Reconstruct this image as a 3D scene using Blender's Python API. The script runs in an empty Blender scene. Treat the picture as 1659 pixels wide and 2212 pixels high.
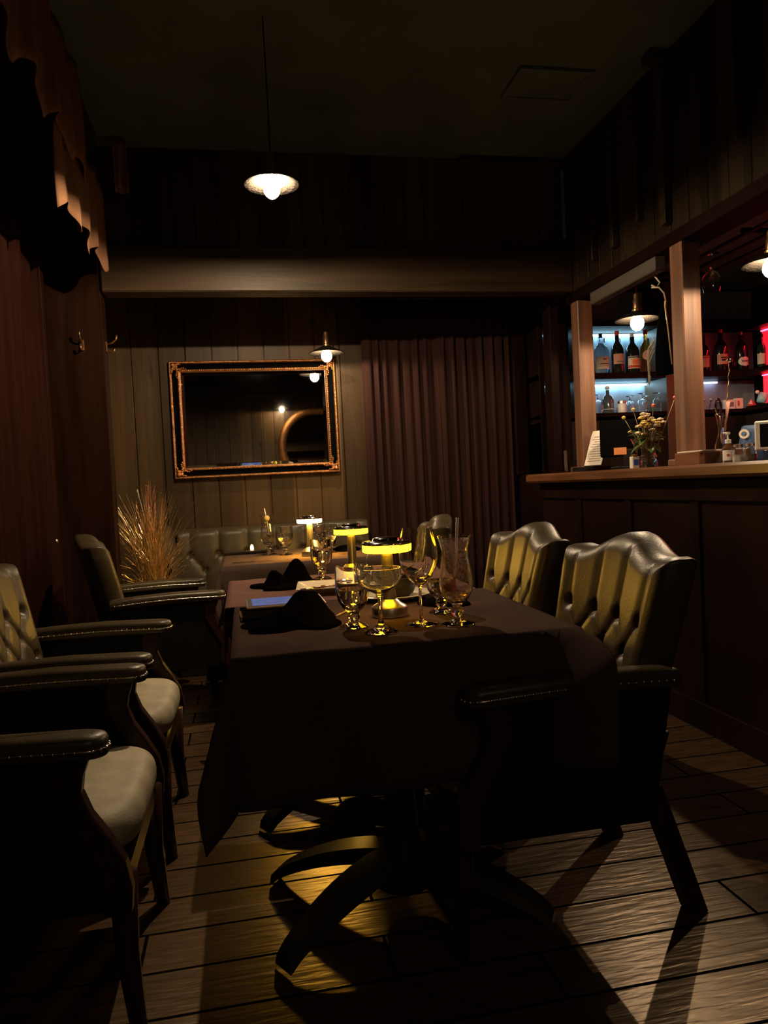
import bpy, math, random
from mathutils import Vector, Matrix
random.seed(7)
PI = math.pi
R = math.radians
S = bpy.context.scene
COL = S.collection

# ------------------------------------------------------------------ camera
cam = bpy.data.cameras.new('camera'); camo = bpy.data.objects.new('camera', cam); COL.objects.link(camo)
camo.matrix_world = Matrix.Translation((0, 0, 1.11)) @ Matrix.Rotation(R(-10.7), 4, 'Z') @ Matrix.Rotation(R(90-2.05), 4, 'X') @ Matrix.Rotation(R(-2.86), 4, 'Z')
cam.sensor_fit = 'VERTICAL'; cam.sensor_height = 36; cam.lens = 1600/2212*36; cam.clip_start = .02
S.camera = camo
# ------------------------------------------------------------------ world, exposure, lamp strengths
W = bpy.data.worlds.new('world'); S.world = W; W.use_nodes = True
W.node_tree.nodes['Background'].inputs[0].default_value = (.55, .6, .6, 1)
W.node_tree.nodes['Background'].inputs[1].default_value = .004
S.view_settings.view_transform = 'Standard'; S.view_settings.look = 'None'
S.view_settings.gamma = 1; S.view_settings.use_curve_mapping = False
S.view_settings.exposure = 0.22
BULB = 9.0           # glow of the pendant bulb envelopes
P_NEAR, P_BACK, P_BAR, P_REAR = 105., 30., 26., 12.     # watts of the pendant filaments
TLAMP = 16.0          # emission of the yellow table lamp rings
STRIP = 20.0         # cool shelf strips
REDS = 22.0          # red shelf strips

# ------------------------------------------------------------------ materials
def new_mat(name):
    m = bpy.data.materials.new(name); m.use_nodes = True
    return m, m.node_tree, m.node_tree.nodes['Principled BSDF']
def mat(name, col, rough=.6, metal=0., var=.0, scale=(8, 8, 8), bump=0., bscale=None, spec=None, coat=0., det=5, var2=None):
    m, t, b = new_mat(name)
    b.inputs['Base Color'].default_value = (*col, 1); b.inputs['Roughness'].default_value = rough; b.inputs['Metallic'].default_value = metal
    if spec is not None: b.inputs['Specular IOR Level'].default_value = spec
    if coat: b.inputs['Coat Weight'].default_value = coat; b.inputs['Coat Roughness'].default_value = .2
    tc = t.nodes.new('ShaderNodeTexCoord')
    if var or bump:
        mp = t.nodes.new('ShaderNodeMapping'); mp.inputs['Scale'].default_value = scale
        t.links.new(tc.outputs['Object'], mp.inputs[0])
        n = t.nodes.new('ShaderNodeTexNoise'); n.inputs['Scale'].default_value = 1; n.inputs['Detail'].default_value = det
        t.links.new(mp.outputs[0], n.inputs['Vector'])
    if var:
        r = t.nodes.new('ShaderNodeValToRGB'); e = r.color_ramp.elements
        e[0].position = .3; e[1].position = .7
        c2 = var2 or tuple(min(1, c*(1+var)) for c in col)
        e[0].color = (*[c*(1-var*.8) for c in col], 1); e[1].color = (*c2, 1)
        t.links.new(n.outputs['Fac'], r.inputs[0]); t.links.new(r.outputs[0], b.inputs['Base Color'])
    if bump:
        if bscale:
            mp2 = t.nodes.new('ShaderNodeMapping'); mp2.inputs['Scale'].default_value = bscale
            t.links.new(tc.outputs['Object'], mp2.inputs[0])
            n = t.nodes.new('ShaderNodeTexNoise'); n.inputs['Scale'].default_value = 1; n.inputs['Detail'].default_value = 4
            t.links.new(mp2.outputs[0], n.inputs['Vector'])
        bp = t.nodes.new('ShaderNodeBump'); bp.inputs['Strength'].default_value = bump; bp.inputs['Distance'].default_value = .01
        t.links.new(n.outputs['Fac'], bp.inputs['Height']); t.links.new(bp.outputs[0], b.inputs['Normal'])
    return m
def glow(name, col, s):
    m, t, b = new_mat(name)
    b.inputs['Base Color'].default_value = (*col, 1)
    b.inputs['Emission Color'].default_value = (*col, 1); b.inputs['Emission Strength'].default_value = s
    b.inputs['Roughness'].default_value = .4
    return m
def glass(name, col=(1, 1, 1), rough=.0, ior=1.48, bump=0):
    m, t, b = new_mat(name)
    b.inputs['Base Color'].default_value = (*col, 1); b.inputs['Transmission Weight'].default_value = 1
    b.inputs['Roughness'].default_value = rough; b.inputs['IOR'].default_value = ior
    if bump:
        v = t.nodes.new('ShaderNodeTexVoronoi'); v.inputs['Scale'].default_value = bump
        tc = t.nodes.new('ShaderNodeTexCoord'); t.links.new(tc.outputs['Object'], v.inputs['Vector'])
        bp = t.nodes.new('ShaderNodeBump'); bp.inputs['Strength'].default_value = .8
        t.links.new(v.outputs['Distance'], bp.inputs['Height']); t.links.new(bp.outputs[0], b.inputs['Normal'])
    return m
def boards(name, c1, c2, width, axis=0, rough=.45, spec=.22):
    """stained wood in vertical boards: a tone of its own per board, grain and knots"""
    m, t, b = new_mat(name); N = t.nodes; L = t.links
    tc = N.new('ShaderNodeTexCoord'); sp = N.new('ShaderNodeSeparateXYZ'); L.new(tc.outputs['Object'], sp.inputs[0])
    dv = N.new('ShaderNodeMath'); dv.operation = 'DIVIDE'; dv.inputs[1].default_value = width; L.new(sp.outputs[axis], dv.inputs[0])
    fl = N.new('ShaderNodeMath'); fl.operation = 'FLOOR'; L.new(dv.outputs[0], fl.inputs[0])
    wn = N.new('ShaderNodeTexWhiteNoise'); wn.noise_dimensions = '1D'; L.new(fl.outputs[0], wn.inputs['W'])
    ad = N.new('ShaderNodeVectorMath'); ad.operation = 'MULTIPLY_ADD'; ad.inputs[1].default_value = (9, 9, .55)
    L.new(tc.outputs['Object'], ad.inputs[0]); sc = N.new('ShaderNodeVectorMath'); sc.operation = 'SCALE'; sc.inputs['Scale'].default_value = 31
    L.new(wn.outputs['Color'], sc.inputs[0]); L.new(sc.outputs[0], ad.inputs[2])
    n = N.new('ShaderNodeTexNoise'); n.inputs['Scale'].default_value = 1.6; n.inputs['Detail'].default_value = 7; n.inputs['Distortion'].default_value = 1.3
    L.new(ad.outputs[0], n.inputs['Vector'])
    mx = N.new('ShaderNodeMath'); mx.operation = 'MULTIPLY_ADD'; mx.inputs[1].default_value = .55; L.new(wn.outputs['Value'], mx.inputs[0])
    m2 = N.new('ShaderNodeMath'); m2.operation = 'MULTIPLY'; m2.inputs[1].default_value = .6; L.new(n.outputs['Fac'], m2.inputs[0]); L.new(m2.outputs[0], mx.inputs[2])
    r = N.new('ShaderNodeValToRGB'); e = r.color_ramp.elements; e[0].position = .2; e[1].position = .85
    e[0].color = (*c1, 1); e[1].color = (*c2, 1); L.new(mx.outputs[0], r.inputs[0])
    # knots
    kp = N.new('ShaderNodeMapping'); kp.inputs['Scale'].default_value = (5.5, 5.5, 2.3); L.new(tc.outputs['Object'], kp.inputs[0])
    v = N.new('ShaderNodeTexVoronoi'); v.inputs['Scale'].default_value = 1; L.new(kp.outputs[0], v.inputs['Vector'])
    kr = N.new('ShaderNodeValToRGB'); ke = kr.color_ramp.elements; ke[0].position = .05; ke[0].color = (.35, .3, .28, 1); ke[1].position = .14; ke[1].color = (1, 1, 1, 1)
    L.new(v.outputs['Distance'], kr.inputs[0])
    ml = N.new('ShaderNodeMix'); ml.data_type = 'RGBA'; ml.blend_type = 'MULTIPLY'; ml.inputs[0].default_value = 1
    L.new(r.outputs[0], ml.inputs[6]); L.new(kr.outputs[0], ml.inputs[7]); L.new(ml.outputs[2], b.inputs['Base Color'])
    bp = N.new('ShaderNodeBump'); bp.inputs['Strength'].default_value = .35; bp.inputs['Distance'].default_value = .004
    L.new(n.outputs['Fac'], bp.inputs['Height']); L.new(bp.outputs[0], b.inputs['Normal'])
    b.inputs['Roughness'].default_value = rough; b.inputs['Specular IOR Level'].default_value = spec
    return m
def plank_floor():
    """ceramic wood-look planks, 0.16 m wide, with a rippled grain and sunken joints"""
    m, t, b = new_mat('wood_plank_tile'); N = t.nodes; L = t.links
    tc = N.new('ShaderNodeTexCoord'); mp = N.new('ShaderNodeMapping'); mp.inputs['Location'].default_value = (.30, -.0042, 0)
    L.new(tc.outputs['Object'], mp.inputs[0])
    br = N.new('ShaderNodeTexBrick'); br.offset = .37; br.inputs['Scale'].default_value = 1
    br.inputs['Brick Width'].default_value = .92; br.inputs['Row Height'].default_value = .1605; br.inputs['Mortar Size'].default_value = .0045
    br.inputs['Mortar Smooth'].default_value = .1; br.inputs['Bias'].default_value = -.1
    br.inputs['Color1'].default_value = (.062, .035, .018, 1); br.inputs['Color2'].default_value = (.046, .026, .014, 1); br.inputs['Mortar'].default_value = (.004, .003, .002, 1)
    L.new(mp.outputs[0], br.inputs['Vector'])
    g = N.new('ShaderNodeMapping'); g.inputs['Scale'].default_value = (5.0, 36, 1); L.new(tc.outputs['Object'], g.inputs[0])
    n = N.new('ShaderNodeTexNoise'); n.inputs['Scale'].default_value = 1.6; n.inputs['Detail'].default_value = 2.5; n.inputs['Distortion'].default_value = .35; L.new(g.outputs[0], n.inputs['Vector'])
    rr = N.new('ShaderNodeMapRange'); rr.inputs[3].default_value = .55; rr.inputs[4].default_value = 1.35; rr.inputs[1].default_value = .3; rr.inputs[2].default_value = .7; L.new(n.outputs['Fac'], rr.inputs[0])
    ml = N.new('ShaderNodeVectorMath'); ml.operation = 'SCALE'; L.new(br.outputs['Color'], ml.inputs[0]); L.new(rr.outputs[0], ml.inputs['Scale'])
    L.new(ml.outputs[0], b.inputs['Base Color'])
    b.inputs['Roughness'].default_value = .31; b.inputs['Specular Tint'].default_value = (1, .74, .48, 1)
    sp_ = N.new('ShaderNodeMapRange'); sp_.inputs[3].default_value = .85; sp_.inputs[4].default_value = .0; L.new(br.outputs['Fac'], sp_.inputs[0]); L.new(sp_.outputs[0], b.inputs['Specular IOR Level'])
    inv = N.new('ShaderNodeMath'); inv.operation = 'MULTIPLY_ADD'; inv.inputs[1].default_value = -1.0; L.new(br.outputs['Fac'], inv.inputs[0])
    sc = N.new('ShaderNodeMath'); sc.operation = 'MULTIPLY'; sc.inputs[1].default_value = .38; L.new(n.outputs['Fac'], sc.inputs[0]); L.new(sc.outputs[0], inv.inputs[2])
    bp = N.new('ShaderNodeBump'); bp.inputs['Strength'].default_value = .9; bp.inputs['Distance'].default_value = .006
    L.new(inv.outputs[0], bp.inputs['Height']); L.new(bp.outputs[0], b.inputs['Normal'])
    return m

M = dict(
    floor=plank_floor(),
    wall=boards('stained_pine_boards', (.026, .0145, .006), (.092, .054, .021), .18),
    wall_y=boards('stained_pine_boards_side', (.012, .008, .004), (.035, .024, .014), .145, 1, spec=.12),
    ceil=mat('dark_painted_ceiling', (.085, .12, .11), .7, var=.25, scale=(3, 3, 3)),
    beam=mat('rough_sawn_dark_beam', (.034, .021, .011), .45, var=.5, scale=(1.3, 9, 14), bump=.35, spec=.2),
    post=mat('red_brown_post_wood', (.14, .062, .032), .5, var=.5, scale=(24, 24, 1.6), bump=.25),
    bar=mat('bar_dark_wood', (.010, .0045, .003), .5, var=.4, scale=(20, 3, 2), bump=.15, spec=.03),
    counter=mat('bar_counter_wood', (.13, .055, .025), .28, var=.5, scale=(22, 1.6, 22), bump=.1, coat=.4),
    mahog=mat('mahogany', (.022, .006, .0035), .4, var=.35, scale=(12, 12, 3), spec=.3),
    black_wood=mat('black_stained_wood', (.014, .009, .006), .5, var=.3, scale=(6, 20, 6), spec=.15),
    leather=mat('dark_olive_leather', (.042, .031, .015), .38, var=.18, scale=(14, 14, 14), bump=.09, bscale=(160, 160, 160), spec=.36),
    seat=mat('worn_grey_olive_leather', (.34, .30, .21), .55, var=.22, scale=(16, 16, 16), bump=.1, bscale=(140, 140, 140), spec=.3),
    panel=mat('black_side_panel_leather', (.006, .005, .004), .6, bump=.1, scale=(60, 60, 60), spec=.1),
    nail=mat('nickel_nailheads', (.75, .72, .66), .22, 1.),
    cloth=mat('dark_plum_tablecloth', (.05, .033, .030), .9, var=.12, scale=(9, 9, 9), bump=.25, bscale=(420, 420, 420), spec=0.),
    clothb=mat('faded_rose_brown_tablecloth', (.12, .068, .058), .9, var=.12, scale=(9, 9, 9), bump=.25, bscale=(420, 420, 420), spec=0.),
    clothc=mat('brown_tablecloth', (.062, .042, .034), .9, var=.12, scale=(9, 9, 9), bump=.25, bscale=(420, 420, 420), spec=0.),
    napkin=mat('black_napkin_cloth', (.0025, .002, .002), .95, bump=.15, scale=(300, 300, 300), spec=0.),
    drape=mat('wine_brown_curtain', (.027, .0135, .012), .9, var=.2, scale=(40, 40, 2), bump=.1, spec=0.),
    drape2=mat('dark_wine_curtain', (.016, .006, .0045), .9, var=.2, scale=(40, 40, 2), bump=.1, spec=0.),
    valance=mat('tan_brown_valance_cloth', (.19, .10, .055), .85, var=.15, scale=(20, 20, 20), bump=.2, spec=.1),
    iron=mat('black_iron', (.015, .014, .013), .38, .6),
    metal=mat('brushed_steel', (.56, .52, .46), .3, 1., bump=.05, scale=(6, 6, 160)),
    chrome=mat('polished_chrome', (.8, .8, .8), .08, 1.),
    brass=mat('aged_brass', (.5, .3, .1), .3, 1.),
    bronze=mat('bronze_socket', (.3, .17, .08), .35, .9),
    gold=mat('antique_gold_frame', (.42, .19, .07), .38, .85, var=.4, scale=(60, 60, 60), bump=.6, bscale=(120, 120, 120)),
    tinsel=mat('gold_tinsel', (.95, .74, .40), .2, .94),
    mirror=mat('mirror_glass', (.82, .83, .8), .015, 1.),
    shade=mat('speckled_pewter_shade', (.011, .0095, .008), .6, var=.3, scale=(90, 90, 90), bump=.4, spec=.03),
    
    ring=glow('lit_yellow_diffuser', (1., .46, .006), TLAMP),
    ringB=glow('brighter_yellow_diffuser', (1., .52, .06), TLAMP*12.),
    strip=glow('cool_light_strip', (.42, .78, 1.), STRIP),
    redstrip=glow('red_light_strip', (1., .02, .05), REDS),
    screen=None,
    glass=glass('clear_glass'), water=glass('water', (1, 1, 1), 0, 1.33),
    frost=glass('foam_streaked_glass', (.98, .96, .93), .22, 1.2),
    cut=glass('cut_crystal_glass', (1, 1, 1), .02, 1.5, 90),
    drink=glass('pale_drink', (.95, .72, .5), .1, 1.33),
    amber=glass('amber_spirit', (.9, .36, .06), .02, 1.36),
    dkglass=mat('dark_bottle_glass', (.012, .012, .012), .08, spec=.8),
    green=mat('dark_green_bottle_glass', (.01, .03, .018), .08, spec=.8),
    clrbot=glass('clear_bottle_glass', (.9, .96, 1.), .02, 1.4),
    white=mat('white_plastic', (.75, .73, .7), .4), paper=mat('printed_paper', (.72, .66, .6), .8),
    ink=mat('grey_print', (.18, .17, .17), .8), cream=mat('cream_label', (.72, .62, .5), .7),
    redlab=mat('red_label', (.55, .06, .03), .6), peach=mat('peach_label_fruit', (.85, .2, .08), .6), pink=mat('pink_label', (.6, .3, .24), .7),
    blacklab=mat('black_label', (.02, .02, .02), .5), orange=mat('orange_card', (.75, .28, .1), .7),
    plate=mat('glazed_cream_plate', (.62, .56, .42), .2), food=mat('sauce_remains', (.30, .13, .05), .5, var=.6, scale=(60, 60, 60), bump=.6),
    bowl=mat('black_cast_bowl', (.018, .016, .015), .45, bump=.3, scale=(80, 80, 80)),
    straw=mat('translucent_straw', (.62, .5, .4), .35), fruit=mat('red_fruit', (.5, .09, .03), .35, var=.3, scale=(50, 50, 50)),
    leaf=mat('green_leaf', (.11, .17, .05), .5, var=.3, scale=(30, 30, 30)), petal=mat('yellow_petals', (.75, .55, .16), .6, var=.25, scale=(60, 60, 60)),
    petalp=mat('cream_petals', (.72, .6, .42), .6), petalr=mat('coral_petals', (.75, .12, .1), .6), stem=mat('brown_stem', (.17, .12, .05), .6),
    blue=mat('blue_printed_bag', (.018, .06, .16), .5, var=.3, scale=(20, 20, 20)), bluep=mat('blue_plastic', (.05, .12, .6), .35),
    black=mat('black_plastic', (.005, .005, .005), .5, spec=.15), dark=mat('black_cloth', (.0025, .0025, .0025), .9, bump=.3, scale=(90, 90, 90), spec=0.),
    cord=mat('natural_cotton_cord', (.55, .48, .36), .8), salt=mat('white_salt', (.8, .78, .75), .8), spice=mat('brown_spice', (.2, .12, .08), .8),
    foam=None,
    redpaint=mat('red_back_panel', (.5, .02, .03), .4), shelfback=mat('grey_blue_back_boards', (.25, .3, .36), .5, var=.3, scale=(12, 12, 2)),
    hall=mat('dark_plaster', (.02, .017, .015), .9, var=.2, scale=(3, 3, 3), spec=.05),
)
def bulb_mat():
    m = bpy.data.materials.new('lit_frosted_bulb_glass'); m.use_nodes = True; t = m.node_tree; N = t.nodes; N.clear()
    o = N.new('ShaderNodeOutputMaterial'); a = N.new('ShaderNodeAddShader'); tr = N.new('ShaderNodeBsdfTransparent'); e = N.new('ShaderNodeEmission')
    tr.inputs[0].default_value = (.95, .95, .95, 1); e.inputs[0].default_value = (1, .80, .55, 1); e.inputs[1].default_value = BULB
    t.links.new(tr.outputs[0], a.inputs[0]); t.links.new(e.outputs[0], a.inputs[1]); t.links.new(a.outputs[0], o.inputs[0])
    return m
M['bulb'] = bulb_mat()
def foam_mat(name, c, lo, hi):
    m, t, b = new_mat(name); N = t.nodes
    b.inputs['Base Color'].default_value = (*c, 1); b.inputs['Roughness'].default_value = .6
    tc = N.new('ShaderNodeTexCoord'); n = N.new('ShaderNodeTexNoise'); n.inputs['Scale'].default_value = 160; n.inputs['Detail'].default_value = 4
    mr = N.new('ShaderNodeMapRange'); mr.inputs[1].default_value = .42; mr.inputs[2].default_value = .72; mr.inputs[3].default_value = lo; mr.inputs[4].default_value = hi
    t.links.new(tc.outputs['Object'], n.inputs['Vector']); t.links.new(n.outputs['Fac'], mr.inputs[0]); t.links.new(mr.outputs[0], b.inputs['Alpha'])
    return m
M['foam'] = foam_mat('dried_pink_foam', (.75, .52, .4), .05, .5); M['foamy'] = foam_mat('dried_pale_foam', (.85, .75, .5), .05, .55)
def screen_mat():
    m, t, b = new_mat('lit_blue_screen'); N = t.nodes; L = t.links
    tc = N.new('ShaderNodeTexCoord'); mp = N.new('ShaderNodeMapping'); mp.inputs['Scale'].default_value = (14, 60, 1); L.new(tc.outputs['Object'], mp.inputs[0])
    n = N.new('ShaderNodeTexNoise'); n.inputs['Scale'].default_value = 1; n.inputs['Detail'].default_value = 3; L.new(mp.outputs[0], n.inputs['Vector'])
    r = N.new('ShaderNodeValToRGB'); e = r.color_ramp.elements; e[0].position = .35; e[1].position = .75
    e[0].color = (.05, .09, .25, 1); e[1].color = (.13, .19, .38, 1); L.new(n.outputs['Fac'], r.inputs[0])
    L.new(r.outputs[0], b.inputs['Emission Color']); b.inputs['Emission Strength'].default_value = .75
    b.inputs['Base Color'].default_value = (.01, .01, .02, 1); b.inputs['Roughness'].default_value = .07
    return m
M['screen'] = screen_mat()

# ------------------------------------------------------------------ mesh helpers
class MB:
    def __init__(s): s.v = []; s.f = []
    def add(s, vs, fs):
        o = len(s.v); s.v += [tuple(v) for v in vs]; s.f += [tuple(i+o for i in f) for f in fs]; return s
    def box(s, x0, x1, y0, y1, z0, z1, b=0., m=None):
        if b <= 0:
            vs = [(x, y, z) for x in (x0, x1) for y in (y0, y1) for z in (z0, z1)]
            fs = [(0, 1, 3, 2), (4, 6, 7, 5), (0, 4, 5, 1), (2, 3, 7, 6), (0, 2, 6, 4), (1, 5, 7, 3)]
        else:
            vs = []
            for x, X in ((x0, 1), (x1, -1)):
                for y, Y in ((y0, 1), (y1, -1)):
                    for z, Z in ((z0, 1), (z1, -1)):
                        vs += [(x, y+Y*b, z+Z*b), (x+X*b, y, z+Z*b), (x+X*b, y+Y*b, z)]
            i = lambda a, b_, c, k: (a*4+b_*2+c)*3+k
            fs = []
            for a in (0, 1):
                q = [i(a, 0, 0, 0), i(a, 0, 1, 0), i(a, 1, 1, 0), i(a, 1, 0, 0)]; fs.append(tuple(q if a == 0 else q[::-1]))
                q = [i(0, a, 0, 1), i(1, a, 0, 1), i(1, a, 1, 1), i(0, a, 1, 1)]; fs.append(tuple(q if a == 0 else q[::-1]))
                q = [i(0, 0, a, 2), i(0, 1, a, 2), i(1, 1, a, 2), i(1, 0, a, 2)]; fs.append(tuple(q if a == 0 else q[::-1]))
            for a in (0, 1):
                for c in (0, 1):
                    fs.append((i(0, a, c, 1), i(1, a, c, 1), i(1, a, c, 2), i(0, a, c, 2)))
                    fs.append((i(a, 0, c, 0), i(a, 1, c, 0), i(a, 1, c, 2), i(a, 0, c, 2)))
                    fs.append((i(a, c, 0, 0), i(a, c, 1, 0), i(a, c, 1, 1), i(a, c, 0, 1)))
            for a in (0, 1):
                for c in (0, 1):
                    for d in (0, 1): fs.append((i(a, c, d, 0), i(a, c, d, 1), i(a, c, d, 2)))
        if m is not None: vs = [m @ Vector(v) for v in vs]
        return s.add(vs, fs)
    def lathe(s, prof, n=32, cx=0, cy=0, cz=0, close=False, m=None, ax=1., ay=1.):
        k = len(prof); vs = []
        for r, z in prof:
            for j in range(n):
                a = 2*PI*j/n; vs.append((cx+ax*r*math.cos(a), cy+ay*r*math.sin(a), cz+z))
        fs = []
        rng = range(k if close else k-1)
        for i in rng:
            i2 = (i+1) % k
            for j in range(n):
                j2 = (j+1) % n; fs.append((i*n+j, i*n+j2, i2*n+j2, i2*n+j))
        if not close:
            fs.append(tuple(range(n))[::-1]); fs.append(tuple((k-1)*n+j for j in range(n)))
        if m is not None: vs = [m @ Vector(v) for v in vs]
        return s.add(vs, fs)
    def tube(s, pts, r, n=8, cap=True):
        pts = [Vector(p) for p in pts]; rr = r if isinstance(r, (list, tuple)) else [r]*len(pts)
        vs = []; up = None
        for i, p in enumerate(pts):
            d = (pts[min(i+1, len(pts)-1)]-pts[max(i-1, 0)]).normalized()
            if up is None: up = Vector((0, 0, 1)) if abs(d.z) < .9 else Vector((1, 0, 0))
            a = d.cross(up).normalized(); b = a.cross(d).normalized(); up = b
            for j in range(n):
                t = 2*PI*j/n; vs.append(p+a*(rr[i]*math.cos(t))+b*(rr[i]*math.sin(t)))
        fs = []
        for i in range(len(pts)-1):
            for j in range(n):
                j2 = (j+1) % n; fs.append((i*n+j, i*n+j2, (i+1)*n+j2, (i+1)*n+j))
        if cap: fs.append(tuple(range(n))[::-1]); fs.append(tuple((len(pts)-1)*n+j for j in range(n)))
        return s.add(vs, fs)
    def ball(s, x, y, z, r, n=10, k=6, sz=1.):
        prof = [(max(1e-4, r*math.sin(PI*i/k)), -r*sz*math.cos(PI*i/k)) for i in range(k+1)]
        return s.lathe(prof, n, x, y, z)
    def prism(s, outline, t0, t1, plane='xz'):
        n = len(outline); vs = []
        for t in (t0, t1):
            for a, b in outline: vs.append((a, t, b) if plane == 'xz' else ((t, a, b) if plane == 'yz' else (a, b, t)))
        fs = [tuple(range(n)), tuple(range(n, 2*n))[::-1]]
        for i in range(n): j = (i+1) % n; fs.append((i, i+n, j+n, j))
        return s.add(vs, fs)
    def grid(s, fn, nu, nv, wrap=False):
        vs = [fn(i/nu, j/nv) for j in range(nv+1) for i in range(nu+1)]
        fs = [(j*(nu+1)+i, j*(nu+1)+i+1, (j+1)*(nu+1)+i+1, (j+1)*(nu+1)+i) for j in range(nv) for i in range(nu)]
        return s.add(vs, fs)
    def build(s, name, m, parent=None, smooth=False, loc=None, rotz=0, sub=0, solid=0, angle=None, bevel=0):
        me = bpy.data.meshes.new(name); me.from_pydata(s.v, [], s.f); me.update()
        import bmesh
        bm = bmesh.new(); bm.from_mesh(me); bmesh.ops.recalc_face_normals(bm, faces=bm.faces); bm.to_mesh(me); bm.free()
        me.materials.append(m if not isinstance(m, str) else M[m])
        if smooth:
            me.shade_smooth()
            if angle is not None: me.set_sharp_from_angle(angle=R(angle))
        o = bpy.data.objects.new(name, me); COL.objects.link(o)
        if parent is not None: o.parent = parent
        if loc is not None: o.location = loc
        if rotz: o.rotation_euler.z = rotz
        if bevel: q = o.modifiers.new('bevel', 'BEVEL'); q.width = bevel; q.segments = 2; q.limit_method = 'ANGLE'
        if solid: q = o.modifiers.new('solid', 'SOLIDIFY'); q.thickness = solid; q.offset = 0
        if sub: q = o.modifiers.new('sub', 'SUBSURF'); q.levels = sub; q.render_levels = sub
        return o
def tag(o, label, cat, group=None, kind=None):
    o['label'] = label; o['category'] = cat
    if group: o['group'] = group
    if kind: o['kind'] = kind
    return o
def thing(name, label, cat, loc=(0, 0, 0), rotz=0, group=None):
    o = bpy.data.objects.new(name, None); COL.objects.link(o); o.location = loc; o.rotation_euler.z = rotz; o.empty_display_size = .05
    return tag(o, label, cat, group)
def struct(name, mb, m, **k):
    o = mb.build(name, m, **k); o['kind'] = 'structure'; return o
def dup(root, label, loc, rotz=0, group=None, scale=None):
    r = root.copy(); COL.objects.link(r); r.location = loc; r.rotation_euler.z = rotz; r['label'] = label
    if scale: r.scale = (scale,)*3
    if group: r['group'] = group
    for ch in list(root.children):
        c = ch.copy(); COL.objects.link(c); c.parent = r
        for g in ch.children:
            d = g.copy(); COL.objects.link(d); d.parent = c
    return r

# ------------------------------------------------------------------ the room
WB, WR, WL, WX = 5.34, -1.5, -1.06, 2.07     # back, rear, left wall; the boarded wall over the bar
struct('floor', MB().box(WL-.1, 4.3, WR-.1, WB+.1, -.06, 0), 'floor')
struct('ceiling', MB().box(WL-.1, WX+.14, WR-.1, 4.59, 3.11, 3.2), 'ceil')
struct('ceiling_alcove', MB().box(WL-.1, WX+.14, 4.52, WB+.1, 2.56, 2.64), 'ceil')
struct('ceiling_bar', MB().box(WX+.07, 4.3, WR-.1, WB+.1, 2.52, 2.6), 'ceil')
def board_wall(name, a0, a1, z0, z1, pos, w, m, axis='x', sign=1, depth=.03, gap=.004):
    mb = MB(); a = a0; rnd = random.Random(sum(map(ord, name)))
    while a < a1-.01:
        b = min(a+w, a1); off = rnd.uniform(0, .004)
        lo, hi = (pos-off, pos+depth) if sign > 0 else (pos-depth, pos+off)
        if axis == 'x': mb.box(a+gap/2, b-gap/2, lo, hi, z0, z1, .003)
        else: mb.box(lo, hi, a+gap/2, b-gap/2, z0, z1, .003)
        a = b
    if axis == 'x': mb.box(a0, a1, *( (pos+depth*.5, pos+depth+.05) if sign > 0 else (pos-depth-.05, pos-depth*.5)), z0, z1)
    else: mb.box(*((pos+depth*.5, pos+depth+.05) if sign > 0 else (pos-depth-.05, pos-depth*.5)), a0, a1, z0, z1)
    return struct(name, mb, m)
board_wall('wall_back', WL, 2.12, 0, 2.56, WB, .18, 'wall')
board_wall('wall_upper', WL, WX+.03, 2.5, 3.11, 4.48, .125, 'wall')
struct('wall_left', MB().box(WL-.1, WL, WR, WB, 0, 3.11), 'hall')
board_wall('wall_rear', WL, 4.2, 0, 3.11, WR, .18, 'wall', sign=-1)
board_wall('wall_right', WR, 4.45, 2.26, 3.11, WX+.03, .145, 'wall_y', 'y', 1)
# raised battens on the wall over the bar catch a little light
for k, (y, z0, z1, w) in enumerate([(4.02, 2.35, 3.0, .02), (3.78, 2.35, 3.03, .035), (3.52, 2.4, 3.05, .02), (3.27, 2.3, 3.06, .05), (2.74, 2.46, 3.02, .022)]):
    struct('trim_%d' % (k+1), MB().box(WX-.012, WX+.028, y, y+w, z0, z1, .004), 'beam')
struct('trim_6', MB().box(WX-.07, WX+.028, 3.25, 3.33, 3.06, 3.11, .004), 'beam')
# beams
struct('beam_alcove', MB().box(-.71, WX+.03, 4.36, 4.5, 2.262, 2.52, .008), 'beam')
struct('trim_7', MB().box(1.42, WX+.02, 4.42, 4.47, 3.065, 3.11, .004), 'beam')
struct('beam_rear', MB().box(WL, 2.05, WR+.005, WR+.16, 2.74, 2.95, .008), 'beam')
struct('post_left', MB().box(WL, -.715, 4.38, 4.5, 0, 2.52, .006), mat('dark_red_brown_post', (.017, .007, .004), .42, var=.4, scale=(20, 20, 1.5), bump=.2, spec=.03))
struct('trim_8', MB().box(WX-.02, WX+.04, 3.36, 4.05, 2.10, 2.17, .005), mat('grey_weathered_trim', (.06, .05, .042), .7, var=.2, scale=(30, 3, 30)))
struct('header_bar', MB().box(WX+.03, WX+.2, .2, 4.48, 2.2, 2.3, .005), 'bar')
struct('wall_bar_end', MB().box(2.02, 2.09, 4.52, WB, 0, 1.14).box(2.02, 2.09, 4.5, WB, 2.24, 2.52), 'bar')
struct('post_bar_5', MB().box(1.99, 2.085, 5.16, 5.26, 1.14, 2.24, .004), 'bar')
struct('wall_bar_back', MB().box(2.09, 4.2, WB-.04, WB+.06, 0, 2.52), 'hall')
struct('wall_bar_side', MB().box(4.1, 4.2, WR, WB, 0, 2.52), 'hall')

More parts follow.
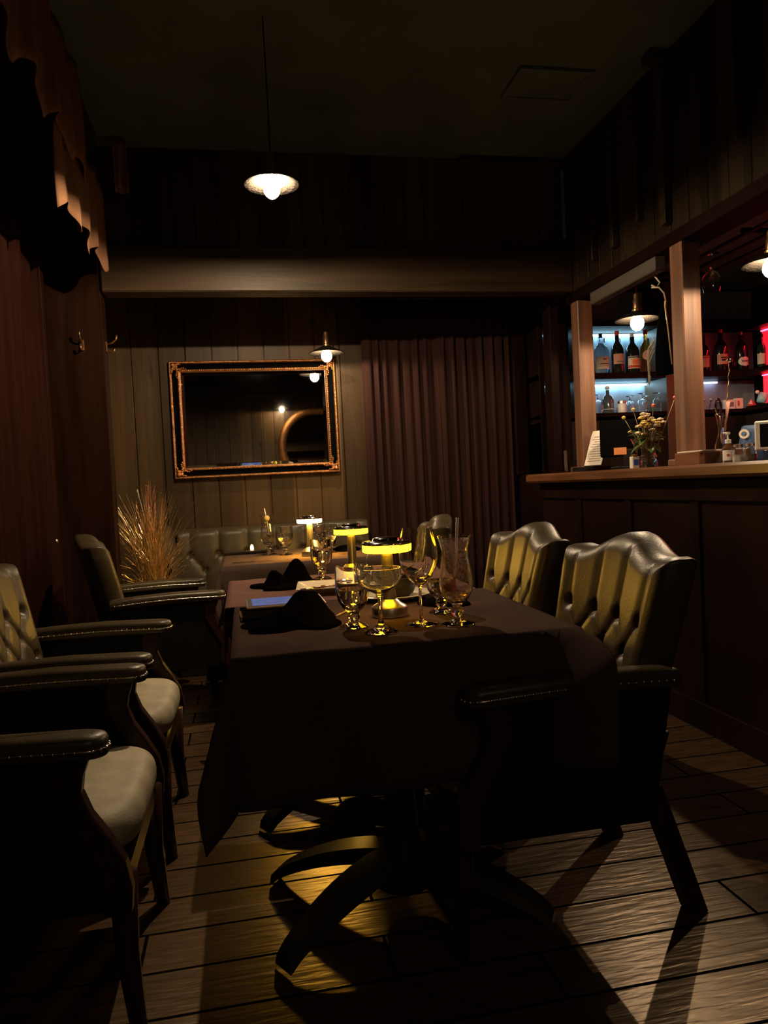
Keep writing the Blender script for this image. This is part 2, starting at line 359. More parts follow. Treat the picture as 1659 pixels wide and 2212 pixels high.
# access hatch in the ceiling
t = thing('ceiling_hatch', 'faint square access hatch with thin trim in the dark ceiling', 'hatch', (1.62, 3.6, 3.11))
MB().box(-.16, .18, -.12, .12, -.012, 0, .002).build('panel', 'ceil', t)
fm = MB()
for a in ((-.185, .205, -.145, -.12), (-.185, .205, .12, .145), (-.185, -.16, -.12, .12), (.18, .205, -.12, .12)): fm.box(*a, -.018, 0, .002)
fm.build('hatch_trim', 'ceil', t)

# ------------------------------------------------------------------ curtains and valances
def drape(name, x0, y0, x1, y1, z0, z1, folds, amp, m, parent=None, scallop=None, seed=1, tie=None, nz=14, taper=0, solid=.004):
    rnd = random.Random(seed); ph = [rnd.uniform(0, 6) for _ in range(5)]; fr = [rnd.uniform(.75, 1.3) for _ in range(3)]
    L = math.hypot(x1-x0, y1-y0); dx, dy = (x1-x0)/L, (y1-y0)/L; nx, ny = -dy, dx
    def fn(u, v):
        q = 1-v
        f = math.sin(2*PI*folds*u+ph[0]+.5*math.sin(2*PI*2.3*u+ph[1]))*.7+.3*math.sin(2*PI*folds*1.9*fr[0]*u+ph[2]+q)
        a = amp*(.55+.45*q)*f+amp*.3*math.sin(2*PI*1.3*u+3*q*fr[1]+ph[3])
        zb = z0+(scallop(u) if scallop else 0)
        w = u + .012*math.sin(3*q+ph[4])*math.sin(PI*u)
        return (x0+dx*L*w+nx*a, y0+dy*L*w+ny*a, zb+(z1-zb)*v)
    return MB().grid(fn, max(24, int(folds*14)), nz).build(name, m, parent, smooth=True, solid=solid)
t = thing('window_curtain', 'long wine-brown pleated curtain on the back wall, left panel beside the wall mirror', 'curtain', (0, 0, 0), group='back wall curtains')
drape('curtain_cloth', .885, 5.24, 1.47, 5.24, .04, 2.42, 8, .028, 'drape', t, seed=3)
t = thing('window_curtain', 'long wine-brown pleated curtain on the back wall, right panel next to the bar', 'curtain', (0, 0, 0), group='back wall curtains')
drape('curtain_cloth', 1.44, 5.205, 2.0, 5.205, .04, 2.42, 8, .03, 'drape', t, seed=8)
t = thing('curtain_rod', 'dark rod under the alcove ceiling carrying the back wall curtains', 'curtain rod')
MB().tube([(.84, 5.22, 2.44), (2.01, 5.22, 2.44)], .012).build('rod', 'iron', t)
MB().box(.85, .87, 5.21, WB, 2.43, 2.45).build('bracket', 'iron', t)
MB().box(1.96, 1.98, 5.21, WB, 2.43, 2.45).build('bracket', 'iron', t)
t = thing('window_curtain', 'dark red-brown pleated curtain down the left wall behind the chairs', 'curtain')
drape('curtain_cloth', -.985, .9, -.985, 4.3, .03, 2.62, 19, .03, 'drape2', t, seed=5)
t = thing('pull_cord', 'thin cord with small tassel beads hanging beside the left curtain', 'cord', (-.93, 3.95, 0))
MB().tube([(0, 0, 2.985), (.003, .002, 1.5), (0, 0, .92)], .002, 6).build('cord_line', 'drape', t)
MB().ball(0, 0, .91, .008, 8, 6, 1.6).build('bead', 'metal', t)
sc1 = lambda u: .075*abs(math.sin(PI*4.5*u+.4))+.04*math.sin(9*u)
t = thing('valance', 'tan gathered valance with scalloped hem high on the left wall, nearest piece', 'valance', group='left wall valances')
drape('valance_cloth', -.64, 1.2, -.645, 3.80, 2.50, 3.1, 9, .022, 'valance', t, scallop=lambda u: .10*abs(math.sin(PI*7*u+.6)) + .05*u, seed=4, nz=10)
t = thing('valance', 'brown lower valance with wavy hem beyond the nearest one, by the post', 'valance', group='left wall valances')
drape('valance_cloth', -.66, 3.2, -.645, 4.28, 2.28, 2.75, 5, .02, 'valance', t, scallop=lambda u: .08*abs(math.sin(PI*3.6*u)) + .01, seed=9, nz=10)
t = thing('valance', 'narrow tan valance end strip hanging near the ceiling above the beam', 'valance', group='left wall valances')
drape('valance_cloth', -.60, 4.34, -.53, 4.36, 2.80, 3.1, .8, .01, 'valance', t, seed=2, nz=6)
struct('pelmet_left', MB().box(WL, -.68, .9, 4.3, 2.98, 3.11), 'beam')

# ------------------------------------------------------------------ coat hooks on the left post
def coat_hook(label, x, y, z, rz):
    t = thing('coat_hook', label, 'hook', (x, y, z), rz, 'coat hooks on the left post')
    MB().box(-.012, .012, -.006, .002, -.03, .03, .002).build('backplate', 'bronze', t, smooth=False)
    MB().tube([(0, -.004, .015), (.0, -.03, .02), (0, -.055, .04), (0, -.06, .065)], [.005, .005, .005, .007]).build('upper_prong', 'bronze', t, smooth=True)
    MB().tube([(0, -.004, -.01), (0, -.02, -.03), (0, -.04, -.028), (0, -.045, -.01)], [.005, .005, .005, .007]).build('lower_prong', 'bronze', t, smooth=True)
coat_hook('bronze double coat hook on the front of the left post', -.83, 4.376, 1.97, 0)
coat_hook('bronze double coat hook on the narrow side of the left post', -.712, 4.43, 1.97, PI/2)

# ------------------------------------------------------------------ pendant lamps
def pendant_parts(t, top, watts):
    # shade rim at z = 0 ; bulb hangs through
    MB().tube([(0, 0, .135), (0.002, 0, .3), (0, 0, top)], .0035, 6).build('cord', 'iron', t, smooth=True)
    MB().lathe([(.001, .14), (.012, .14), (.016, .13), (.016, .105), (.02, .10), (.02, .06), (.026, .055), (.026, .035), (.001, .035)], 20).build('socket', 'bronze', t, smooth=True, angle=40)
    MB().lathe([(.027, .045), (.032, .043), (.06, .03), (.115, .004), (.118, .0), (.115, -.001), (.06, .024), (.03, .036), (.027, .038)], 48, close=True).build('lamp_shade', 'shade', t, smooth=True, angle=60)
    b = MB().lathe([(.002, -.062), (.014, -.060), (.026, -.050), (.034, -.036), (.036, -.022), (.033, -.006), (.024, .012), (.016, .026), (.014, .036), (.002, .036)], 28, cz=.004).build('bulb', 'bulb', t, smooth=True)
    l = bpy.data.lights.new('filament', 'POINT'); l.energy = watts; l.color = (1, .72, .44); l.shadow_soft_size = .011
    lo = bpy.data.objects.new('filament', l); COL.objects.link(lo); lo.parent = t; lo.location = (0, 0, .004)
    return t
PG = 'pendant lamps with flat enamel shades'
pend = []
for loc, lab, top in (((.193, 3.219, 2.41), 'pendant lamp with flat enamel shade high above the laid table', 3.11),
                      ((.593, 4.90, 2.0), 'pendant lamp hanging in front of the right corner of the wall mirror', 2.56),
                      ((2.13, 3.68, 1.93), 'pendant lamp hanging in front of the bottle shelves between the two bar posts', 2.2),
                      ((2.25, 2.80, 1.965), 'pendant lamp cut off by the right edge of the picture above the bar', 2.2),
                      ((.68, -1.24, 2.52), 'pendant lamp at the rear of the room, seen only in the mirror', 3.11),
                      ):
    pend.append(pendant_parts(thing('pendant_lamp', lab, 'lamp', loc, group=PG), top-loc[2], {3.219: P_NEAR, 4.90: P_BACK, -1.24: P_REAR}.get(loc[1], P_BAR)))
t = thing('wall_sconce', 'small globe sconce on the rear wall, seen low in the mirror', 'lamp', (.16, WR+.0, 1.57))
MB().lathe([(.001, 0), (.04, 0), (.04, .015), (.012, .02), (.012, .05), (.001, .05)], 16, m=Matrix.Rotation(-PI/2, 4, 'X')).build('wall_plate', 'brass', t, smooth=True, angle=40)
MB().ball(0, .085, 0, .04, 16, 10).build('globe', glow('lit_sconce_globe', (1, .75, .45), 12), t, smooth=True)

# ------------------------------------------------------------------ wall mirror
t = thing('wall_mirror', 'large rectangular mirror in a black and gilt ornamental frame on the boarded wall', 'mirror', (.121, WB-.012, 1.628), 0); t.rotation_euler.x = R(-.5)
HW, HH = .575, .405
def rect_frame(prof, hw, hh, n=1):
    """profile: list of (inset from the outer edge, distance off the wall)"""
    mb = MB(); k = len(prof); vs = []
    for sx, sz in ((-1, -1), (1, -1), (1, 1), (-1, 1)):
        for d, y in prof: vs.append((sx*(hw-d), -y, sz*(hh-d)))
    fs = []
    for c in range(4):
        c2 = (c+1) % 4
        for i in range(k): i2 = (i+1) % k; fs.append((c*k+i, c2*k+i, c2*k+i2, c*k+i2))
    return mb.add(vs, fs)
rect_frame([(0, 0), (0, .035), (.006, .042), (.012, .042), (.018, .034), (.018, 0)], HW, HH).build('outer_frame', 'gold', t)
rect_frame([(.018, 0), (.018, .030), (.03, .022), (.052, .018), (.056, .02), (.056, 0)], HW, HH).build('black_liner', 'dark', t)
fr = rect_frame([(.056, 0), (.056, .026), (.062, .03), (.068, .026), (.074, .014), (.074, 0)], HW, HH)
for s in (-1, 1):        # beading
    for i in range(70): fr.ball(-.5+i*1.0/69, -.029, s*(HH-.063), .0055, 6, 4)
    for i in range(46): fr.ball(s*(HW-.063), -.029, -.33+i*.66/45, .0055, 6, 4)
fr.build('inner_frame', 'gold', t, smooth=True, angle=40)
MB().box(-HW+.07, HW-.07, -.010, -.002, -HH+.07, HH-.07).build('mirror_pane', 'mirror', t)
bv = rect_frame([(.072, .009), (.072, .0105), (.098, .0135), (.098, .009)], HW, HH)
bv.build('bevelled_edge', 'mirror', t)
for sx in (-1, 1):
    for sz in (-1, 1):
        c = MB()
        for i in range(9):
            a = i/8*PI/2
            c.ball(sx*(HW-.02-.055*(1-math.cos(a))), -.040, sz*(HH-.075+.055*math.sin(a)), .012-.004*abs(i-4)/4, 8, 5)
        for i in range(7):
            c.ball(sx*(HW-.035-.013*i), -.036, sz*(HH-.052+.004*math.sin(i*1.7)), .011-.0008*i, 8, 5)
            c.ball(sx*(HW-.052+.004*math.sin(i*1.7)), -.036, sz*(HH-.035-.013*i), .011-.0008*i, 8, 5)
        c.ball(sx*(HW-.028), -.042, sz*(HH-.028), .018, 10, 6)
        c.build('corner_ornament', 'gold', t, smooth=True)
# round mirror on the rear wall (seen reflected)
t = thing('round_mirror', 'round mirror in a broad gilt frame on the rear wall, seen reflected', 'mirror', (1.25, WR+.005, 1.93), 0)
rot = Matrix.Rotation(-PI/2, 4, 'X')
MB().lathe([(.52, 0), (.52, .02), (.55, .05), (.60, .06), (.64, .04), (.65, 0)], 64, close=True, m=rot).build('round_frame', 'gold', t, smooth=True, angle=50)
MB().lathe([(.001, .0), (.53, .0), (.53, .012), (.001, .012)], 64, m=rot).build('mirror_pane', 'mirror', t)

# ------------------------------------------------------------------ tufted upholstery
def seg_d(px, py, a, b):
    ax, ay = a; bx, by = b; dx, dy = bx-ax, by-ay; L = dx*dx+dy*dy
    t_ = max(0, min(1, ((px-ax)*dx+(py-ay)*dy)/L)) if L else 0
    return math.hypot(px-ax-t_*dx, py-ay-t_*dy)
def make_tuft(buttons, creases, depth, width):
    def h(px, py):
        d = min(seg_d(px, py, a, b) for a, b in creases)
        q = min(1, d/width); base = math.sqrt(max(0, 1-(1-q)**2))
        bd = min(math.hypot(px-bx, py-by) for bx, by in buttons)
        return -depth*(1-base)*.55 - depth*.9*math.exp(-(bd/.016)**2)
    return h
# chair back: local y across, z up
ROW1, ROW2, ROW3, ROW4 = .735, .655, .575, .495
b1 = [(-.195, ROW1), (-.065, ROW1), (.065, ROW1), (.195, ROW1)]
b2 = [(-.13, ROW2), (0, ROW2), (.13, ROW2)]
b3 = [(-.195, ROW3), (-.065, ROW3), (.065, ROW3), (.195, ROW3)]
b4 = [(-.13, ROW4), (0, ROW4), (.13, ROW4)]
cr = [((y, z), (y*1.12, 1.0)) for y, z in b1]
for (y, z) in b2:
    for (yy, zz) in b1+b3:
        if abs(yy-y) < .08: cr.append(((y, z), (yy, zz)))
for (y, z) in b4:
    for (yy, zz) in b3:
        if abs(yy-y) < .08: cr.append(((y, z), (yy, zz)))
    cr.append(((y, z), (y*.95, .38)))
h_chair = make_tuft(b1+b2+b3+b4, cr, .022, .034)
def back_top(y):
    a = abs(y)/.285
    camel = .052*math.cos(PI/2*min(1, a/.72))**2
    ear = .006*math.exp(-((a-.9)/.12)**2)
    return .895+camel+ear
def chair_back():
    NU, NV = 110, 96; TH = .105
    def front(u, v):
        y0 = (u-.5)*2; z_ = .40+(back_top(y0*.285)-.40)*v
        w = .225+.06*min(1, max(0, (z_-.42)/.42))**.8
        y = y0*w
        ed = min((1-abs(y0))*w, (1-v)*(back_top(y0*.285)-.4), .05)
        rnd = .05*(1-math.sqrt(max(0, 1-(1-ed/.05)**2)))
        x = back_x(y0, z_)
        th = h_chair(y, z_)*min(1, ed/.03)
        return x, y, z_, rnd, th
    def F(u, v):
        x, y, z_, rnd, th = front(u, v); return (x-rnd+th+.01, y, z_)
    def B(u, v):
        x, y, z_, rnd, th = front(u, v); return (x-TH+rnd*.6, y, z_)
    mb = MB().grid(F, NU, NV); n0 = len(mb.v); mb.grid(B, NU, NV)
    per = [i for i in range(NU+1)]+[(j)*(NU+1)+NU for j in range(1, NV+1)]+[NV*(NU+1)+i for i in range(NU-1, -1, -1)]+[j*(NU+1) for j in range(NV-1, 0, -1)]
    for a, b in zip(per, per[1:]+per[:1]): mb.f.append((a, b, b+n0, a+n0))
    return mb
def back_x(y0, z_): return -.15-.115*((z_-.40)/.5)**1.1 + .035*y0*y0
def dome_box(x0, x1, y0, y1, z0, z1, r, dome=0., n=14):
    """upholstered cushion: superellipse plan, rounded edge, domed top"""
    mb = MB(); cx, cy, hx, hy = (x0+x1)/2, (y0+y1)/2, (x1-x0)/2, (y1-y0)/2
    prof = [(-r, z0), (0, z0+r*.6), (0, z1-r)]+[(-r*(1-math.cos(a)), z1-r+r*math.sin(a)) for a in (.4, .8, 1.2, PI/2)]
    K = 48; rings = []
    for ins, z_ in prof: rings.append((ins, z_, 0))
    for k in range(1, 6): rings.append((-r-(min(hx, hy)-r)*k/6, z1, dome*(1-(1-k/6)**2)))
    for ins, z_, dz in rings:
        for j in range(K):
            a = 2*PI*j/K; c, s_ = math.cos(a), math.sin(a); e = .42
            mb.v.append((cx+(hx+ins)*math.copysign(abs(c)**e, c), cy+(hy+ins)*math.copysign(abs(s_)**e, s_), z_+dz))
    for i in range(len(rings)-1):
        for j in range(K): j2 = (j+1) % K; mb.f.append((i*K+j, i*K+j2, (i+1)*K+j2, (i+1)*K+j))
    mb.f.append(tuple(range(K))[::-1]); mb.f.append(tuple((len(rings)-1)*K+j for j in range(K)))
    return mb
def arm_outline(s):
    """plan of an arm pad, front end rounded: list of (x, y offset)"""
    pts = []
    for i in range(13):
        a = -PI/2+PI*i/12; pts.append((.245+.04*math.cos(a), .038*math.sin(a)))
    pts += [(.05, .036), (-.13, .030), (-.24, .028), (-.24, -.028), (-.13, -.030), (.05, -.036)]
    return pts
def arm_pad(side):
    mb = MB(); cy = side*.295; o = arm_outline(side); n = len(o)
    lev = [(.0, .606), (1.0, .610), (1.0, .628), (1.03, .633), (1.0, .640), (.86, .647), (.6, .651), (.25, .653)]
    for f, z_ in lev:
        f = max(f, .9) if z_ < .61 else f
        for x, y in o:
            xx = .03+(x-.03)*(1-(1-f)*.12) if f < 1 else x
            mb.v.append((xx, cy+y*f, z_ + .008*math.sin((x+.24)/.5*PI)))
    for i in range(len(lev)-1):
        for j in range(n): j2 = (j+1) % n; mb.f.append((i*n+j, i*n+j2, (i+1)*n+j2, (i+1)*n+j))
    mb.f.append(tuple(range(n))[::-1]); mb.f.append(tuple((len(lev)-1)*n+j for j in range(n)))
    return mb
def nail_row(side):
    mb = MB(); cy = side*.295
    def nail(x, y): mb.ball(x, y, .623+.008*math.sin((x+.24)/.5*PI), .0042, 6, 4)
    for i in range(24):
        x = -.22+i*.0195
        w = .028+.010*max(0, min(1, (x+.24)/.4))
        nail(x, cy-w-.001); nail(x, cy+w+.001)
    zz = lambda x: .623+.008*math.sin((x+.24)/.5*PI)
    path = [(-.225+.0205*i, cy-.0275-.010*max(0, min(1, (-.225+.0205*i+.24)/.4))) for i in range(24)]
    path = path + [(.245+.0395*math.cos(-PI/2+PI*k/8), cy+.038*math.sin(-PI/2+PI*k/8)) for k in range(1, 8)] + [(x, 2*cy-y) for x, y in path[::-1]]
    mb.tube([(x, y, zz(x)) for x, y in path], .0028, 5)
    for i in range(1, 8):
        a = -PI/2+PI*i/8; nail(.245+.041*math.cos(a), cy+.039*math.sin(a))
    return mb
def arm_post(side):
    cy = side*.295
    mid = [(.215, .61), (.205, .57), (.205, .53), (.225, .48), (.255, .43), (.28, .38), (.288, .33), (.285, .28)]
    wd = [.034, .03, .026, .024, .025, .027, .028, .026]
    L_ = []; Rr = []
    for i, (x, z_) in enumerate(mid):
        a = mid[max(0, i-1)]; b = mid[min(len(mid)-1, i+1)]; d = Vector((b[0]-a[0], b[1]-a[1])).normalized()
        L_.append((x-d.y*wd[i], z_+d.x*wd[i])); Rr.append((x+d.y*wd[i], z_-d.x*wd[i]))
    return MB().prism(L_+Rr[::-1], cy-.02, cy+.02)
def make_chair(name, label, loc, rz, group):
    t = thing(name, label, 'chair', loc, rz, group)
    st = dome_box(-.22, .32, -.262, .262, .345, .455, .045, .022).build('seat', 'seat', t, smooth=True, sub=1)
    bk = chair_back().build('backrest', 'leather', t, smooth=True)
    for (y, z_) in b1+b2+b3+b4:
        w = .225+.06*min(1, max(0, (z_-.42)/.42))**.8
        MB().ball(back_x(y/w, z_)-.022, y, z_, .009, 10, 6).build('button', 'leather', bk, smooth=True)
    for s in (-1, 1):
        a = arm_pad(s).build('arm_pad', 'leather', t, smooth=True, angle=60)
        nr = nail_row(s).build('nail_trim', 'nail', a, smooth=True)
        arm_post(s).build('arm_support', 'mahog', t, smooth=False, bevel=.006)
        MB().prism([(-.17, .29), (.262, .29), (.262, .36), (.235, .42), (.20, .48), (.182, .53), (.182, .57), (.19, .608), (-.225, .608)], s*.295-.013, s*.295+.013).build('side_panel', 'panel', t, bevel=.004)
        MB().tube([(.285, s*.235, .33), (.285, s*.235, .16), (.30, s*.24, .0)], [.03, .024, .018], 10).build('leg', 'mahog', t, smooth=True)
        MB().box(-.025, .025, -.025, .025, 0, .34, .004, m=Matrix.Translation((-.205, s*.205, .0)) @ Matrix.Shear('XY', 4, (0, 0)) if False else Matrix(((1, 0, .34, -.325), (0, 1, 0, s*.21), (0, 0, 1, 0), (0, 0, 0, 1)))).build('leg', 'mahog', t)
    MB().box(-.2, .30, -.24, .24, .29, .35, .006).build('seat_rail', 'mahog', t)
    # uprights tying the back to the rail
    for s in (-1, 1): MB().box(-.03, .03, -.02, .02, 0, .16, .004, m=Matrix(((1, 0, -.35, -.19), (0, 1, 0, s*.19), (0, 0, 1, .30), (0, 0, 0, 1)))).build('back_bracket', 'mahog', t)
    return t
def place_chair(src, label, loc, rz, group): return dup(src, label, loc, rz, group)
GC = 'tufted leather armchairs around the tables'
cA = make_chair('tufted_armchair', 'olive leather armchair nearest on the left, cropped, with its pale seat lit', (-.575, 1.835, 0), 0, GC)
place_chair(cA, 'olive leather armchair second on the left, its tufted back lit at the picture edge', (-.575, 2.57, 0), 0, GC)
place_chair(cA, 'olive leather armchair farthest on the left, in front of the golden grass arrangement', (-.45, 3.86, 0), R(12), GC)
place_chair(cA, 'olive leather armchair nearest on the right, largest tufted back facing the table', (.74, 1.88, 0), PI, GC)
place_chair(cA, 'olive leather armchair second on the right, tufted back beside the hurricane glass', (.74, 2.58, 0), PI, GC)
place_chair(cA, 'olive leather armchair farthest on the right, only the top of its back showing', (.68, 3.74, 0), R(172), GC)

# booth along the alcove wall
bb = [(x*.19, .71) for x in range(-3, 4)]
bl = [(x*.19+.095, .60) for x in range(-4, 4)]
crb = [((x, z), (x, 1.0)) for x, z in bb]
for (x, z) in bb:
    for (xx, zz) in bl:
        if abs(xx-x) < .1: crb.append(((x, z), (xx, zz)))
for (x, z) in bl: crb.append(((x, z), (x, .4)))
h_booth = make_tuft(bb+bl, crb, .03, .07)
t = thing('booth_bench', 'dark tufted leather booth with a rounded arm along the wall under the mirror', 'booth', (.20, 5.2, 0))
def bF(u, v):
    x = (u-.5)*1.30; z_ = .42+.46*v
    ed = min((1-v)*.46, .05); rd = .05*(1-math.sqrt(max(0, 1-(1-ed/.05)**2)))
    return (x, -.14+.07*v+rd-h_booth(x, z_)*min(1, ed/.03)*1., z_)
def bB(u, v):
    x = (u-.5)*1.30; z_ = .42+.46*v; return (x, .1, z_)
mb = MB().grid(bF, 120, 50); n0 = len(mb.v); mb.grid(bB, 120, 50)
NU, NV = 120, 50
per = [i for i in range(NU+1)]+[(j)*(NU+1)+NU for j in range(1, NV+1)]+[NV*(NU+1)+i for i in range(NU-1, -1, -1)]+[j*(NU+1) for j in range(NV-1, 0, -1)]
for a, b in zip(per, per[1:]+per[:1]): mb.f.append((a, b, b+n0, a+n0))
bk = mb.build('backrest', 'leather', t, smooth=True)
for x, z in bb+bl: MB().ball(x, -.125+.07*(z-.42)/.46+.025, z, .012, 10, 6).build('button', 'leather', bk, smooth=True)
dome_box(-.65, .65, -.62, -.10, .32, .46, .05, .02).build('seat', 'leather', t, smooth=True)
MB().box(-.64, .64, -.56, .1, 0, .32, .01).build('bench_base', 'black_wood', t)
# left arm, a rounded roll that curves forward
am = MB()
def armf(u, v):
    a = v*PI; ln = u
    y = .06-.50*ln; top = .90-.16*ln**1.5
    z_ = top-.42+.0
    return (-.73-.085*math.cos(a)*(1+.1*math.sin(3*ln)), y, .38+(top-.38)*(math.sin(a))**.55)
am.grid(armf, 24, 24)
am.v += []; am.build('arm', 'leather', t, smooth=True, solid=.02)
MB().box(-.80, -.66, -.43, .06, 0, .42, .01).build('arm_panel', 'leather', t)

# ------------------------------------------------------------------ tables and cloths
def pedestal_table(label, x0, x1, y0, y1, yc):
    cx = (x0+x1)/2; t = thing('dining_table', label, 'table', (cx, yc, 0), 0, 'cloth-covered dining tables')
    MB().box(x0-cx+.01, x1-cx-.01, y0-yc+.01, y1-yc-.01, .715, .745, .006).build('tabletop', 'black_wood', t)
    MB().lathe([(.001, .06), (.075, .06), (.08, .10), (.05, .16), (.04, .3), (.045, .5), (.06, .66), (.11, .715), (.001, .715)], 24).build('column', 'iron', t, smooth=True, angle=40)
    for sx, sy in ((-1, -1), (-1, 1), (1, -1), (1, 1)):
        ang = math.atan2(sy*.20, sx*.33); L = .39
        mb = MB(); sec = []
        for i in range(15):
            q = i/14; d = .03+q*(L-.03); z_ = .012+.115*math.cos(q*PI/2)**.75 if q < .999 else .012
            w = .045-.012*q+ (.01*math.sin(PI*q)); h = .030-.012*q
            sec.append((d, z_, w, h))
        for d, z_, w, h in sec:
            for a, b in ((-w, -h*.4), (w, -h*.4), (w*.75, h), (-w*.75, h)): mb.v.append((d, a, max(0.0, z_+b)))
        for i in range(14):
            for j in range(4): j2 = (j+1) % 4; mb.f.append((i*4+j, i*4+j2, i*4+4+j2, i*4+4+j))
        mb.f.append((0, 1, 2, 3)); mb.f.append((56, 57, 58, 59)[::-1])
        o = mb.build('foot', mat('black_satin_iron', (.03, .027, .02), .34, .3) if 'black_satin_iron' not in bpy.data.materials else bpy.data.materials['black_satin_iron'], t, smooth=True, angle=30); o.rotation_euler.z = ang
    return t
def cloth(label, x0, x1, y0, y1, zt, ol, orr, on, of, seed, creases=(), m='cloth', over=None):
    """cloth over x0..x1, y0..y1, hanging ol/orr/on/of past the left, right, near and far edge"""
    rnd = random.Random(seed); ph = [rnd.uniform(0, 6) for _ in range(6)]
    us = []; 
    def axis(a0, a1, lo, hi, n):
        L = []
        for i in range(-10, 0): L.append((a0, lo*(-i)/10))if lo > 0 else None
        L += [(a0+(a1-a0)*i/n, 0) for i in range(n+1)]
        for i in range(1, 11): L.append((a1, hi*i/10)) if hi > 0 else None
        return L
    ux = [(a, -s if i < 10 and ol > 0 else s) for i, (a, s) in enumerate(axis(x0, x1, ol, orr, 44))]
    uy = [(a, -s if i < 10 and on > 0 else s) for i, (a, s) in enumerate(axis(y0, y1, on, of, 44))]
    mb = MB()
    for (y, sy) in uy:
        for (x, sx) in ux:
            z_ = zt + .0008*math.sin(31*x+ph[0])*math.sin(23*y+ph[1])
            for (cy_, cw, ch, cx0) in creases:
                if x > cx0: z_ += ch*math.exp(-((y-cy_-.02*(x-x0))/cw)**2)
            X_, Y_ = x, y
            if sx or sy:
                r = math.hypot(sx, sy); th = math.atan2(abs(sy), abs(sx)); c2 = math.sin(2*th)
                out = .004+r*(.06+.34*c2**2) + .012*min(1, r/.05)*(math.sin(26*y+ph[2]) if not sy else (math.sin(22*x+ph[3]) if not sx else 0))*min(1, r/.2)*1.0
                if sx and sy: dx, dy = math.copysign(math.cos(th), sx), math.copysign(math.sin(th), sy)
                else: dx, dy = (math.copysign(1, sx), 0) if sx else (0, math.copysign(1, sy))
                X_ += dx*out; Y_ += dy*out
                z_ = zt-math.sqrt(max(0, r*r-(r*.25*c2)**2))*(1-.0)+.006*math.exp(-r/.01)-.006
                if over and sy < 0:
                    k = min(1, max(0, (x-over[0])/over[1])); k = k*k*(3-2*k)
                    h = min(r*.93, .145)*k
                    Y_ = min(Y_, y-h); z_ = min(zt-.001, zt-math.sqrt(max(0, r*r-h*h))) if k > 0 else z_
                z_ = min(z_, zt-.001)
            mb.v.append((X_, Y_, z_))
    n = len(ux)
    for j in range(len(uy)-1):
        for i in range(n-1): mb.f.append((j*n+i, j*n+i+1, (j+1)*n+i+1, (j+1)*n+i))
    o = mb.build('tablecloth', m, smooth=True, solid=.0016)
    return tag(o, label, 'tablecloth', 'dark tablecloths')
TX0, TX1 = -.045, .772
pedestal_table('near square dining table with black pedestal feet under a dark cloth', TX0, TX1, 1.635, 2.365, 1.90)
pedestal_table('second dining table joined end to end behind the near one', TX0-.02, TX1-.02, 2.37, 3.10, 2.62)
pedestal_table('rear dining table standing between the booth and the armchairs', -.13, .70, 3.74, 4.58, 4.1)
cloth('dark plum cloth on the near table, hanging over its front edge', TX0, TX1, 1.635, 2.375, .749, .20, .06, .32, .0, 1, [(2.0, .006, .0035, .45)], over=(.58, .19))
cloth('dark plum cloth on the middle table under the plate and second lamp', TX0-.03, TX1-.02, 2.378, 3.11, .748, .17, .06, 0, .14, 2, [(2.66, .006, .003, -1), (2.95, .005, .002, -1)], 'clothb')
cloth('dark cloth on the rear table by the booth', -.13, .70, 3.74, 4.58, .748, .12, .085, .24, .16, 3, [(4.1, .006, .003, -1)], 'clothc')
ZT = .7515

# ------------------------------------------------------------------ cordless table lamps
def table_lamp(label, x, y, ring, rz=0):
    t = thing('table_lamp', label, 'lamp', (x, y, ZT), rz, 'cordless mushroom table lamps')
    MB().lathe([(.001, 0), (.050, 0), (.050, .022), (.048, .026), (.032, .036), (.022, .046), (.001, .046)], 48).build('base', 'metal', t, smooth=True, angle=35)
    MB().lathe([(.001, .04), (.022, .04), (.017, .08), (.0155, .18), (.001, .18)], 32).build('stem', 'metal', t, smooth=True, angle=40)
    MB().lathe([(.001, .176), (.061, .176), (.066, .178), (.067, .181), (.067, .195), (.065, .197), (.001, .197)], 56).build('diffuser', ring, t, smooth=True, angle=35)
    MB().lathe([(.001, .197), (.0672, .197), (.0678, .202), (.062, .206), (.038, .208), (.036, .214), (.03, .217), (.001, .217)], 56).build('cap', 'chrome', t, smooth=True, angle=30)
    MB().box(-.006, .006, -.0505, -.048, .008, .014).build('charging_port', 'black', t)
    return t
table_lamp('lit yellow mushroom lamp in the middle of the near table, behind the glasses', .380, 2.0, 'ring', R(-60))
table_lamp('lit yellow mushroom lamp farther back on the middle table, behind the water goblet', .405, 2.86, 'ring', R(40))
table_lamp('brightest yellow mushroom lamp, on the rear table before the booth', .345, 4.02, 'ringB', R(40))

# ------------------------------------------------------------------ glasses
def glass_obj(name, label, x, y, outer, inner, mats='glass', group=None, z=ZT, cat='glass', n=48):
    t = thing(name, label, cat, (x, y, z), random.uniform(0, 6), group)
    MB().lathe([(.0006, outer[0][1])]+outer+inner[::-1]+[(.0006, inner[0][1])], n).build('glass_body', mats, t, smooth=True, angle=55)
    return t
def fill(t, inner, level, m='water', name='water', n=40, r=.0006):
    pts = []
    for i, (a, b) in enumerate(inner):
        if b <= level: pts.append((max(.0006, a-r), b+r*.6))
        else:
            a0, b0 = inner[i-1]; q = (level-b0)/(b-b0); pts.append((a0+(a-a0)*q-r, level)); break
    MB().lathe([(.0006, pts[0][1])]+pts+[(.0006, pts[-1][1])], n).build(name, m, t, smooth=True, angle=50)
gob_o = [(.036, 0), (.0365, .002), (.030, .006), (.016, .012), (.0125, .018), (.016, .023), (.0165, .030), (.0135, .034), (.017, .041), (.028, .051), (.037, .066), (.0425, .086), (.0445, .106), (.0438, .135), (.0422, .158)]
gob_i = [(.001, .049), (.013, .050), (.025, .057), (.034, .069), (.0398, .088), (.042, .106), (.0415, .135), (.0409, .158)]
GG = 'stemmed water goblets'
